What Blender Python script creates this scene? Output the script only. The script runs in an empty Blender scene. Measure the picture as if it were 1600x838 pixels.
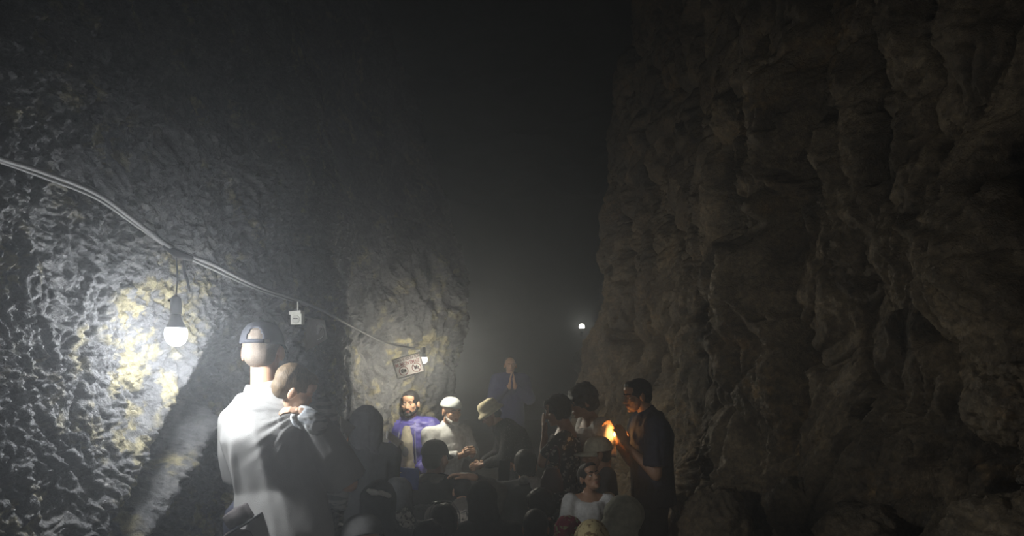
import bpy, math, random
import numpy as np
from mathutils import Vector, Matrix, Euler

random.seed(7)
rng = np.random.default_rng(7)
scene = bpy.context.scene
COL = scene.collection

# ------------------------------------------------------------------ camera, world, exposure
F_PX = 1200.0                     # focal length in pixels of the 1600 x 838 frame
EYE = 1.56                        # camera height
HORIZON = 580.0                   # picture row of the eye level
cam_data = bpy.data.cameras.new('camera')
cam_data.sensor_width = 36.0
cam_data.lens = F_PX / 1600.0 * 36.0
cam_data.shift_y = (HORIZON - 419.0) / 1600.0
cam_data.clip_start = 0.05
cam = bpy.data.objects.new('camera', cam_data)
cam.location = (0, 0, EYE)
cam.rotation_euler = (math.pi / 2, 0, 0)
COL.objects.link(cam)
scene.camera = cam

HAZE_DENSITY = 0.042
HAZE_G = 0.72
world = bpy.data.worlds.new('cave_air')
scene.world = world
world.use_nodes = True
wn = world.node_tree
wn.nodes.clear()
wo = wn.nodes.new('ShaderNodeOutputWorld')
bg = wn.nodes.new('ShaderNodeBackground')
bg.inputs['Color'].default_value = (0, 0, 0, 1)
bg.inputs['Strength'].default_value = 0
vs = wn.nodes.new('ShaderNodeVolumeScatter')
vs.inputs['Color'].default_value = (0.90, 0.95, 1.0, 1)
vs.inputs['Density'].default_value = HAZE_DENSITY
vs.inputs['Anisotropy'].default_value = HAZE_G
wn.links.new(bg.outputs[0], wo.inputs['Surface'])
wn.links.new(vs.outputs[0], wo.inputs['Volume'])

scene.view_settings.view_transform = 'Standard'
scene.view_settings.look = 'None'
scene.view_settings.gamma = 1.0
scene.view_settings.use_curve_mapping = False
scene.view_settings.exposure = 0.0
scene.cycles.max_bounces = 5
scene.cycles.diffuse_bounces = 3
scene.cycles.volume_bounces = 0
scene.cycles.sample_clamp_direct = 8.0
scene.cycles.sample_clamp_indirect = 3.0

MAIN_BULB = 600.0                 # radiance of the bulb glass by the wall
SIGN_BULB = 1250.0
FAR_BULB = 60.0
REAR_FILL_BULB = 400.0
HIDDEN_FILL_BULB = 440.0
FLAME = 230.0


def at(px, py, Y):
    """point of the place at depth Y seen in the photograph at (px, py)"""
    return Vector(((px - 800.0) / F_PX * Y, Y, EYE - (py - HORIZON) / F_PX * Y))


# ------------------------------------------------------------------ noise
def _hash(ix, iy, iz, seed=0):
    h = (ix.astype(np.uint32) * np.uint32(374761393) + iy.astype(np.uint32) * np.uint32(668265263)
         + iz.astype(np.uint32) * np.uint32(2147483647 - 1013904223) + np.uint32(seed * 974711 + 12345))
    h = (h ^ (h >> np.uint32(13))) * np.uint32(1274126177)
    h = (h ^ (h >> np.uint32(16))) * np.uint32(2246822519)
    return h ^ (h >> np.uint32(15))


_G = np.array([[1,1,0],[-1,1,0],[1,-1,0],[-1,-1,0],[1,0,1],[-1,0,1],[1,0,-1],[-1,0,-1],
               [0,1,1],[0,-1,1],[0,1,-1],[0,-1,-1],[1,1,0],[-1,1,0],[0,-1,1],[0,-1,-1]], dtype=np.float32)


def perlin(P, seed=0):
    P = np.asarray(P, dtype=np.float32)
    I = np.floor(P).astype(np.int64)
    Fr = P - I
    U = Fr * Fr * Fr * (Fr * (Fr * 6 - 15) + 10)
    out = 0
    for dx in (0, 1):
        wx = U[:, 0] if dx else 1 - U[:, 0]
        for dy in (0, 1):
            wy = U[:, 1] if dy else 1 - U[:, 1]
            for dz in (0, 1):
                wz = U[:, 2] if dz else 1 - U[:, 2]
                g = _G[_hash(I[:, 0] + dx, I[:, 1] + dy, I[:, 2] + dz, seed) & np.uint32(15)]
                d = g[:, 0] * (Fr[:, 0] - dx) + g[:, 1] * (Fr[:, 1] - dy) + g[:, 2] * (Fr[:, 2] - dz)
                out = out + wx * wy * wz * d
    return out


def fbm(P, octaves=4, lac=2.1, gain=0.5, seed=0, ridged=False):
    a, s, tot = 1.0, 0.0, 0.0
    Q = np.asarray(P, dtype=np.float32).copy()
    for o in range(octaves):
        n = perlin(Q, seed + o)
        if ridged:
            n = 1.0 - 2.6 * np.abs(n)
        s = s + a * n
        tot += a
        a *= gain
        Q = Q * lac + 17.3
    return s / tot


def worley(P, seed=0):
    P = np.asarray(P, dtype=np.float32)
    I = np.floor(P).astype(np.int64)
    f1 = np.full(len(P), 9.0, dtype=np.float32)
    f2 = f1.copy()
    idv = np.zeros(len(P), dtype=np.float32)
    for dx in (-1, 0, 1):
        for dy in (-1, 0, 1):
            for dz in (-1, 0, 1):
                c = I + np.array([dx, dy, dz])
                h = _hash(c[:, 0], c[:, 1], c[:, 2], seed)
                ox = (h & np.uint32(1023)).astype(np.float32) / 1023
                oy = ((h >> np.uint32(10)) & np.uint32(1023)).astype(np.float32) / 1023
                oz = ((h >> np.uint32(20)) & np.uint32(1023)).astype(np.float32) / 1023
                d = np.sqrt((c[:, 0] + ox - P[:, 0]) ** 2 + (c[:, 1] + oy - P[:, 1]) ** 2 + (c[:, 2] + oz - P[:, 2]) ** 2)
                closer = d < f1
                f2 = np.where(closer, f1, np.minimum(f2, d))
                idv = np.where(closer, ox, idv)
                f1 = np.where(closer, d, f1)
    return f1, f2, idv


def sstep(a, b, x):
    t = np.clip((x - a) / (b - a), 0, 1)
    return t * t * (3 - 2 * t)


# ------------------------------------------------------------------ materials
def new_mat(name):
    m = bpy.data.materials.new(name)
    m.use_nodes = True
    nt = m.node_tree
    b = nt.nodes['Principled BSDF']
    return m, nt, b


def node(nt, typ, **kw):
    n = nt.nodes.new(typ)
    for k, v in kw.items():
        setattr(n, k, v)
    return n


def ramp(nt, stops):
    r = nt.nodes.new('ShaderNodeValToRGB')
    els = r.color_ramp.elements
    while len(els) > 1:
        els.remove(els[-1])
    els[0].position = stops[0][0]
    els[0].color = (*stops[0][1], 1)
    for p, c in stops[1:]:
        e = els.new(p)
        e.color = (*c, 1)
    return r


def obj_coords(nt, scale=(1, 1, 1)):
    tc = nt.nodes.new('ShaderNodeTexCoord')
    mp = nt.nodes.new('ShaderNodeMapping')
    mp.inputs['Scale'].default_value = scale
    nt.links.new(tc.outputs['Object'], mp.inputs['Vector'])
    return mp.outputs['Vector']


def noise_tex(nt, vec, scale, detail=6, rough=0.6, dist=0.0):
    n = nt.nodes.new('ShaderNodeTexNoise')
    n.inputs['Scale'].default_value = scale
    n.inputs['Detail'].default_value = detail
    n.inputs['Roughness'].default_value = rough
    n.inputs['Distortion'].default_value = dist
    nt.links.new(vec, n.inputs['Vector'])
    return n.outputs['Fac']


def add_bump(nt, b, height, strength, dist, prev=None):
    bp = nt.nodes.new('ShaderNodeBump')
    bp.inputs['Strength'].default_value = strength
    bp.inputs['Distance'].default_value = dist
    nt.links.new(height, bp.inputs['Height'])
    if prev is not None:
        nt.links.new(prev, bp.inputs['Normal'])
    nt.links.new(bp.outputs['Normal'], b.inputs['Normal'])
    return bp.outputs['Normal']


def mix_rgb(nt, fac, c1, c2, blend='MIX'):
    m = nt.nodes.new('ShaderNodeMix')
    m.data_type = 'RGBA'
    m.blend_type = blend
    for sock, val in ((m.inputs[0], fac), (m.inputs[6], c1), (m.inputs[7], c2)):
        if hasattr(val, 'is_linked'):
            nt.links.new(val, sock)
        elif isinstance(val, tuple):
            sock.default_value = (*val, 1)
        else:
            sock.default_value = val
    return m.outputs[2]


def rock_material(name, dark, mid, light, stain, rough, spec, fine=1.0, use_stain=False):
    m, nt, b = new_mat(name)
    v = obj_coords(nt)
    n1 = noise_tex(nt, v, 2.2, 8, 0.65, 0.4)
    r1 = ramp(nt, [(0.30, dark), (0.52, mid), (0.74, light)])
    nt.links.new(n1, r1.inputs[0])
    n2 = noise_tex(nt, v, 1.3, 4, 0.6, 0.8)
    r2 = ramp(nt, [(0.52, (0, 0, 0)), (0.66, (1, 1, 1))])
    nt.links.new(n2, r2.inputs[0])
    n4 = noise_tex(nt, v, 14, 5, 0.6)
    r4 = ramp(nt, [(0.45, (0, 0, 0)), (0.6, (1, 1, 1))])
    nt.links.new(n4, r4.inputs[0])
    st = mix_rgb(nt, 1.0, r2.outputs[0], r4.outputs[0], 'MULTIPLY')
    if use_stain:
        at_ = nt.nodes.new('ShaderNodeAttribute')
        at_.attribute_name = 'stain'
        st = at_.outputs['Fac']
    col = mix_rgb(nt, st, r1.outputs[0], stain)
    n5 = noise_tex(nt, v, 30, 6, 0.7)
    r5 = ramp(nt, [(0.32, (0.45, 0.45, 0.45)), (0.5, (0.9, 0.9, 0.9)), (0.68, (1.5, 1.48, 1.4))])
    nt.links.new(n5, r5.inputs[0])
    col = mix_rgb(nt, 1.0, col, r5.outputs[0], 'MULTIPLY')
    nt.links.new(col, b.inputs['Base Color'])
    n3 = noise_tex(nt, v, 9, 6, 0.6)
    rr = nt.nodes.new('ShaderNodeMapRange')
    rr.inputs['From Min'].default_value = 0.3
    rr.inputs['From Max'].default_value = 0.7
    rr.inputs['To Min'].default_value = rough - 0.15
    rr.inputs['To Max'].default_value = rough + 0.2
    nt.links.new(n3, rr.inputs['Value'])
    nt.links.new(rr.outputs[0], b.inputs['Roughness'])
    b.inputs['Specular IOR Level'].default_value = spec
    h1 = noise_tex(nt, v, 38, 6, 0.68, 0.3)
    p = add_bump(nt, b, h1, 1.0, 0.022 * fine)
    h2 = noise_tex(nt, v, 130, 4, 0.6)
    add_bump(nt, b, h2, 0.8, 0.006 * fine, p)
    return m


MAT = {}


def cloth(name, color, color2=None, rough=0.85, scale=30.0, bump=0.3, spec=0.2, sheen=0.0):
    if name in MAT:
        return MAT[name]
    m, nt, b = new_mat(name)
    v = obj_coords(nt)
    if color2 is None:
        color2 = tuple(c * 0.72 for c in color)
    n = noise_tex(nt, v, scale, 5, 0.6)
    r = ramp(nt, [(0.35, color2), (0.65, color)])
    nt.links.new(n, r.inputs[0])
    nt.links.new(r.outputs[0], b.inputs['Base Color'])
    b.inputs['Roughness'].default_value = rough
    b.inputs['Specular IOR Level'].default_value = spec
    b.inputs['Sheen Weight'].default_value = sheen
    w = noise_tex(nt, v, 320, 2, 0.5)
    add_bump(nt, b, w, bump, 0.003)
    MAT[name] = m
    return m


def patterned(name, base, spots, scale=40.0, thr=(0.42, 0.5), rough=0.85, stretch=(1, 1, 1), kind='noise'):
    if name in MAT:
        return MAT[name]
    m, nt, b = new_mat(name)
    v = obj_coords(nt, stretch)
    if kind == 'noise':
        f = noise_tex(nt, v, scale, 3, 0.5, 0.6)
    else:
        vo = nt.nodes.new('ShaderNodeTexVoronoi')
        vo.inputs['Scale'].default_value = scale
        dn = nt.nodes.new('ShaderNodeTexNoise')
        dn.inputs['Scale'].default_value = scale * 0.9
        nt.links.new(v, dn.inputs['Vector'])
        mx = mix_rgb(nt, 0.06, v, dn.outputs['Color'], 'ADD')
        nt.links.new(mx, vo.inputs['Vector'])
        f = vo.outputs['Distance']
    r = ramp(nt, [(thr[0], spots), (thr[1], base)] if kind != 'noise' else [(thr[0], base), (thr[1], spots)])
    nt.links.new(f, r.inputs[0])
    nt.links.new(r.outputs[0], b.inputs['Base Color'])
    b.inputs['Roughness'].default_value = rough
    b.inputs['Specular IOR Level'].default_value = 0.2
    w = noise_tex(nt, v, 260, 2, 0.5)
    add_bump(nt, b, w, 0.25, 0.003)
    MAT[name] = m
    return m


def skin(name, color):
    if name in MAT:
        return MAT[name]
    m, nt, b = new_mat(name)
    v = obj_coords(nt)
    n = noise_tex(nt, v, 22, 5, 0.6)
    r = ramp(nt, [(0.3, tuple(c * k for c, k in zip(color, (0.82, 0.72, 0.66)))), (0.7, color)])
    nt.links.new(n, r.inputs[0])
    nt.links.new(r.outputs[0], b.inputs['Base Color'])
    b.inputs['Roughness'].default_value = 0.5
    b.inputs['Subsurface Weight'].default_value = 0.0
    b.inputs['Subsurface Radius'].default_value = (0.012, 0.005, 0.003)
    add_bump(nt, b, noise_tex(nt, v, 240, 3, 0.6), 0.15, 0.002)
    MAT[name] = m
    return m


def hair_mat(name, color, color2, scale=(260, 260, 40)):
    if name in MAT:
        return MAT[name]
    m, nt, b = new_mat(name)
    v = obj_coords(nt, scale)
    n = noise_tex(nt, v, 1.0, 4, 0.6, 0.5)
    r = ramp(nt, [(0.35, color2), (0.65, color)])
    nt.links.new(n, r.inputs[0])
    nt.links.new(r.outputs[0], b.inputs['Base Color'])
    b.inputs['Roughness'].default_value = 0.55
    b.inputs['Specular IOR Level'].default_value = 0.25
    add_bump(nt, b, n, 0.6, 0.004)
    MAT[name] = m
    return m


def plain(name, color, rough=0.5, metal=0.0, spec=0.4):
    if name in MAT:
        return MAT[name]
    m, nt, b = new_mat(name)
    v = obj_coords(nt)
    n = noise_tex(nt, v, 45, 4, 0.6)
    r = ramp(nt, [(0.3, tuple(c * 0.85 for c in color)), (0.7, color)])
    nt.links.new(n, r.inputs[0])
    nt.links.new(r.outputs[0], b.inputs['Base Color'])
    b.inputs['Roughness'].default_value = rough
    b.inputs['Metallic'].default_value = metal
    b.inputs['Specular IOR Level'].default_value = spec
    MAT[name] = m
    return m


def emitter(name, color, strength):
    m, nt, b = new_mat(name)
    nt.nodes.remove(b)
    e = nt.nodes.new('ShaderNodeEmission')
    e.inputs['Color'].default_value = (*color, 1)
    e.inputs['Strength'].default_value = strength
    nt.links.new(e.outputs[0], nt.nodes['Material Output'].inputs['Surface'])
    return m


# ------------------------------------------------------------------ geometry containers
class Geo:
    def __init__(self, V=None, loops=None, tot=None):
        self.V = np.zeros((0, 3)) if V is None else np.asarray(V, dtype=np.float64)
        self.loops = np.zeros(0, dtype=np.int64) if loops is None else np.asarray(loops, dtype=np.int64)
        self.tot = np.zeros(0, dtype=np.int64) if tot is None else np.asarray(tot, dtype=np.int64)

    @staticmethod
    def faces(V, F):
        return Geo(V, [i for f in F for i in f], [len(f) for f in F])

    def add(self, g):
        self.loops = np.concatenate([self.loops, g.loops + len(self.V)])
        self.V = np.concatenate([self.V, g.V])
        self.tot = np.concatenate([self.tot, g.tot])
        return self

    def moved(self, M):
        A = np.array(M)
        return Geo(self.V @ A[:3, :3].T + A[:3, 3], self.loops if np.linalg.det(A[:3, :3]) > 0 else self._flip(), self.tot)

    def _flip(self):
        out = self.loops.copy()
        i = 0
        for t in self.tot:
            out[i:i + t] = out[i:i + t][::-1]
            i += t
        return out

    def mesh(self, name, smooth=True):
        me = bpy.data.meshes.new(name)
        me.vertices.add(len(self.V))
        me.vertices.foreach_set('co', self.V.astype(np.float32).ravel())
        me.loops.add(len(self.loops))
        me.loops.foreach_set('vertex_index', self.loops.astype(np.int32))
        me.polygons.add(len(self.tot))
        start = np.concatenate([[0], np.cumsum(self.tot)[:-1]]).astype(np.int32)
        me.polygons.foreach_set('loop_start', start)
        me.polygons.foreach_set('use_smooth', np.full(len(self.tot), smooth))
        me.update(calc_edges=True)
        me.validate()
        return me


def geo_of(me):
    V = np.zeros(len(me.vertices) * 3, dtype=np.float32)
    me.vertices.foreach_get('co', V)
    L = np.zeros(len(me.loops), dtype=np.int32)
    me.loops.foreach_get('vertex_index', L)
    T = np.zeros(len(me.polygons), dtype=np.int32)
    me.polygons.foreach_get('loop_total', T)
    return Geo(V.reshape(-1, 3), L, T)


def put(name, geo, mat, parent=None, smooth=True, label=None):
    me = geo.mesh(name, smooth) if isinstance(geo, Geo) else geo
    ob = bpy.data.objects.new(name, me)
    COL.objects.link(ob)
    if mat is not None:
        me.materials.append(mat)
    if parent is not None:
        ob.parent = parent
    if label:
        ob['label'] = label
    return ob


def tag(o, label, cat, group=None):
    o['label'] = label
    o['category'] = cat
    if group:
        o['group'] = group
    return o


def empty(name, loc, label, cat, group=None, rz=0.0):
    o = bpy.data.objects.new(name, None)
    o.empty_display_size = 0.1
    COL.objects.link(o)
    o.location = loc
    o.rotation_euler = (0, 0, rz)
    return tag(o, label, cat, group)


def remesh(geo, voxel, smooth=4, factor=0.5):
    me = geo.mesh('tmp')
    ob = bpy.data.objects.new('tmp', me)
    COL.objects.link(ob)
    md = ob.modifiers.new('r', 'REMESH')
    md.mode = 'VOXEL'
    md.voxel_size = voxel
    if smooth:
        sm = ob.modifiers.new('s', 'SMOOTH')
        sm.iterations = smooth
        sm.factor = factor
    dg = bpy.context.evaluated_depsgraph_get()
    ev = ob.evaluated_get(dg)
    out = geo_of(ev.data)
    bpy.data.objects.remove(ob)
    bpy.data.meshes.remove(me)
    return out


def normals(geo):
    me = geo.mesh('tmpn')
    N = np.zeros(len(me.vertices) * 3, dtype=np.float32)
    me.vertices.foreach_get('normal', N)
    bpy.data.meshes.remove(me)
    return N.reshape(-1, 3)


def displaced(geo, fn):
    return Geo(geo.V + normals(geo) * fn(geo.V)[:, None], geo.loops, geo.tot)


# primitives -------------------------------------------------------
_SPH = {}


def sphere(c, r, M=None, seg=14, rings=9):
    key = (seg, rings)
    if key not in _SPH:
        V, Fc = [(0, 0, 1)], []
        for i in range(1, rings):
            a = math.pi * i / rings
            for j in range(seg):
                t = 2 * math.pi * j / seg
                V.append((math.sin(a) * math.cos(t), math.sin(a) * math.sin(t), math.cos(a)))
        V.append((0, 0, -1))
        for j in range(seg):
            Fc.append((0, 1 + j, 1 + (j + 1) % seg))
            for i in range(rings - 2):
                a, b_ = 1 + i * seg + j, 1 + i * seg + (j + 1) % seg
                Fc.append((a, a + seg, b_ + seg, b_))
            k = 1 + (rings - 2) * seg
            Fc.append((len(V) - 1, k + (j + 1) % seg, k + j))
        _SPH[key] = Geo.faces(np.array(V), Fc)
    g = _SPH[key]
    r = np.array(r if hasattr(r, '__len__') else (r, r, r))
    V = g.V * r
    if M is not None:
        V = V @ np.array(M)[:3, :3].T
    return Geo(V + np.array(c), g.loops, g.tot)


def frame(z, x_hint=(1, 0, 0)):
    z = np.array(z, float)
    z = z / (np.linalg.norm(z) + 1e-9)
    x = np.array(x_hint, float)
    x = x - z * x.dot(z)
    if np.linalg.norm(x) < 1e-4:
        x = np.array((0, 1, 0.01)) - z * z[1]
    x /= np.linalg.norm(x)
    return x, np.cross(z, x), z


def loft(rings, n=20):
    """rings: (centre, xaxis, yaxis, rx, ry) -> closed tube"""
    V = []
    t = np.linspace(0, 2 * math.pi, n, endpoint=False)
    for c, x, y, rx, ry in rings:
        V.append(np.array(c) + np.outer(np.cos(t) * rx, x) + np.outer(np.sin(t) * ry, y))
    V = np.concatenate(V)
    Fc = [tuple(range(n - 1, -1, -1))]
    for i in range(len(rings) - 1):
        for j in range(n):
            a, b_ = i * n + j, i * n + (j + 1) % n
            Fc.append((a, b_, b_ + n, a + n))
    k = (len(rings) - 1) * n
    Fc.append(tuple(range(k, k + n)))
    return Geo.faces(V, Fc)


def cone(p0, p1, r0, r1, n=14):
    x, y, z = frame(np.array(p1) - np.array(p0))
    return loft([(p0, x, y, r0, r0), (p1, x, y, r1, r1)], n)


def chain(pts, rad, flat_end=False, flat_start=False):
    g = Geo()
    for i in range(len(pts) - 1):
        g.add(cone(pts[i], pts[i + 1], rad[i], rad[i + 1]))
    for i, (p, r) in enumerate(zip(pts, rad)):
        if (i == 0 and flat_start) or (i == len(pts) - 1 and flat_end):
            continue
        g.add(sphere(p, r))
    return g


def tube(pts, radii, n=10, cap=True):
    """open polyline tube without remeshing"""
    pts = [np.array(p, float) for p in pts]
    if not hasattr(radii, '__len__'):
        radii = [radii] * len(pts)
    rings = []
    xh = (1, 0, 0.2)
    for i, p in enumerate(pts):
        d = pts[min(i + 1, len(pts) - 1)] - pts[max(i - 1, 0)]
        x, y, z = frame(d, xh)
        xh = x
        rings.append((p, x, y, radii[i], radii[i]))
    return loft(rings, n)


def smooth_path(pts, k=8):
    pts = [np.array(p, float) for p in pts]
    P = [2 * pts[0] - pts[1]] + pts + [2 * pts[-1] - pts[-2]]
    out = []
    for i in range(1, len(P) - 2):
        a, b_, c, d = P[i - 1], P[i], P[i + 1], P[i + 2]
        for t in np.linspace(0, 1, k, endpoint=False):
            out.append(0.5 * (2 * b_ + (c - a) * t + (2 * a - 5 * b_ + 4 * c - d) * t * t + (3 * b_ - a - 3 * c + d) * t ** 3))
    out.append(pts[-1])
    return out


def box(c, size, M=None, bevel=0.0):
    s = np.array(size) / 2
    if bevel <= 0:
        V = np.array([(x, y, z) for x in (-1, 1) for y in (-1, 1) for z in (-1, 1)]) * s
        Fc = [(0, 1, 3, 2), (4, 6, 7, 5), (0, 4, 5, 1), (2, 3, 7, 6), (0, 2, 6, 4), (1, 5, 7, 3)]
        g = Geo.faces(V, Fc)
    else:
        rings = []
        n = 20
        t = np.linspace(0, 2 * math.pi, n, endpoint=False)
        def sup(rx, ry, z):
            cx = np.sign(np.cos(t)) * np.clip(np.abs(np.cos(t)) * 1.6, 0, 1)
            cy = np.sign(np.sin(t)) * np.clip(np.abs(np.sin(t)) * 1.6, 0, 1)
            L = np.maximum(np.abs(cx), np.abs(cy))
            return np.stack([cx / L * np.where(L > 0, 1, 1) * rx, cy / L * ry, np.full(n, z)], 1)
        V = np.concatenate([sup(s[0] - bevel, s[1] - bevel, -s[2]), sup(s[0], s[1], -s[2] + bevel),
                            sup(s[0], s[1], s[2] - bevel), sup(s[0] - bevel, s[1] - bevel, s[2])])
        Fc = [tuple(range(n - 1, -1, -1))]
        for i in range(3):
            for j in range(n):
                a, b_ = i * n + j, i * n + (j + 1) % n
                Fc.append((a, b_, b_ + n, a + n))
        Fc.append(tuple(range(3 * n, 4 * n)))
        g = Geo.faces(V, Fc)
    if M is not None:
        g = g.moved(Matrix(M).to_4x4())
    return Geo(g.V + np.array(c), g.loops, g.tot)


def lathe(profile, n=24, c=(0, 0, 0)):
    V, Fc = [], []
    for r, z in profile:
        for j in range(n):
            t = 2 * math.pi * j / n
            V.append((c[0] + r * math.cos(t), c[1] + r * math.sin(t), c[2] + z))
    for i in range(len(profile) - 1):
        for j in range(n):
            a, b_ = i * n + j, i * n + (j + 1) % n
            Fc.append((a, b_, b_ + n, a + n))
    Fc.append(tuple(range(n - 1, -1, -1)))
    k = (len(profile) - 1) * n
    Fc.append(tuple(range(k, k + n)))
    return Geo.faces(np.array(V), Fc)


def grid_geo(P):
    """P (nu, nv, 3) -> quads"""
    nu, nv = P.shape[:2]
    idx = np.arange(nu * nv).reshape(nu, nv)
    q = np.stack([idx[:-1, :-1], idx[1:, :-1], idx[1:, 1:], idx[:-1, 1:]], -1).reshape(-1, 4)
    return Geo(P.reshape(-1, 3), q.ravel(), np.full(len(q), 4))


# ------------------------------------------------------------------ the cave
def structure(o):
    o['kind'] = 'structure'
    return o


def plan_curve(ctrl, k=60):
    P = np.array(smooth_path([(x, y, 0) for x, y in ctrl], k))[:, :2]
    d = np.concatenate([[0], np.cumsum(np.linalg.norm(np.diff(P, axis=0), axis=1))])
    return P, d


def warp_axis(lo, hi, zones):
    """sample positions lo..hi with a step that depends on the zone: zones = [(from, to, step)], rest coarse"""
    out, x = [lo], lo
    while x < hi:
        st = 0.09
        for a, b_, s in zones:
            if a <= x < b_:
                st = s
        x += st
        out.append(min(x, hi))
    return np.array(out)


def seg_dist(Y, Z, a, b_):
    a, b_ = np.array(a), np.array(b_)
    d = b_ - a
    L = np.linalg.norm(d)
    t = np.clip(((Y - a[0]) * d[0] + (Z - a[1]) * d[1]) / L ** 2, 0, 1)
    px, pz = a[0] + t * d[0], a[1] + t * d[1]
    side = (d[0] * (Z - a[1]) - d[1] * (Y - a[0])) / L
    return np.hypot(Y - px, Z - pz), side, t


def build_wall(name, ctrl, side, yzones, zzones, offset, mat, ztop=7.6, stains=None):
    C, d = plan_curve(ctrl)
    # sample the curve so that the step follows the zones along Y
    out, s = [0.0], 0.0
    while s < d[-1]:
        y = np.interp(s, d, C[:, 1])
        st = 0.12
        for a, b_, q in yzones:
            if a <= y < b_:
                st = q
        s += st
        out.append(min(s, d[-1]))
    S = np.array(out)
    X, Y = np.interp(S, d, C[:, 0]), np.interp(S, d, C[:, 1])
    tx, ty = np.gradient(X, S), np.gradient(Y, S)
    for _ in range(12):
        tx = np.convolve(np.pad(tx, 1, 'edge'), [.25, .5, .25], 'valid')
        ty = np.convolve(np.pad(ty, 1, 'edge'), [.25, .5, .25], 'valid')
    L = np.hypot(tx, ty)
    nx, ny = ty / L * side, -tx / L * side
    Z = warp_axis(-0.25, ztop, zzones)
    GS, GZ = np.meshgrid(S, Z, indexing='ij')
    bx = np.repeat(X[:, None], len(Z), 1)
    by = np.repeat(Y[:, None], len(Z), 1)
    P0 = np.stack([bx, by, GZ], -1).reshape(-1, 3)
    off, lean = offset(P0, GS.ravel())
    off = off.reshape(bx.shape)
    lean = lean.reshape(bx.shape)
    P = np.stack([bx + lean + nx[:, None] * off, by + ny[:, None] * off, GZ], -1)
    if side < 0:
        P = P[::-1]
    ob = put(name, grid_geo(P), mat)
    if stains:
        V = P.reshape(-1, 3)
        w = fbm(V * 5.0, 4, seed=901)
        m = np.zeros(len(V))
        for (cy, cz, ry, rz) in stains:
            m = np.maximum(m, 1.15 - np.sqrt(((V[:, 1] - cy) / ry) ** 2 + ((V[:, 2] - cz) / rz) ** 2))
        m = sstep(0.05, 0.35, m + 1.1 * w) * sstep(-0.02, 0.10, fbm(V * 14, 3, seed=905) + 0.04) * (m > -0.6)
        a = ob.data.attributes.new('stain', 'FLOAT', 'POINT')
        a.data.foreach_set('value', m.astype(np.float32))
    return structure(ob)


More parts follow.
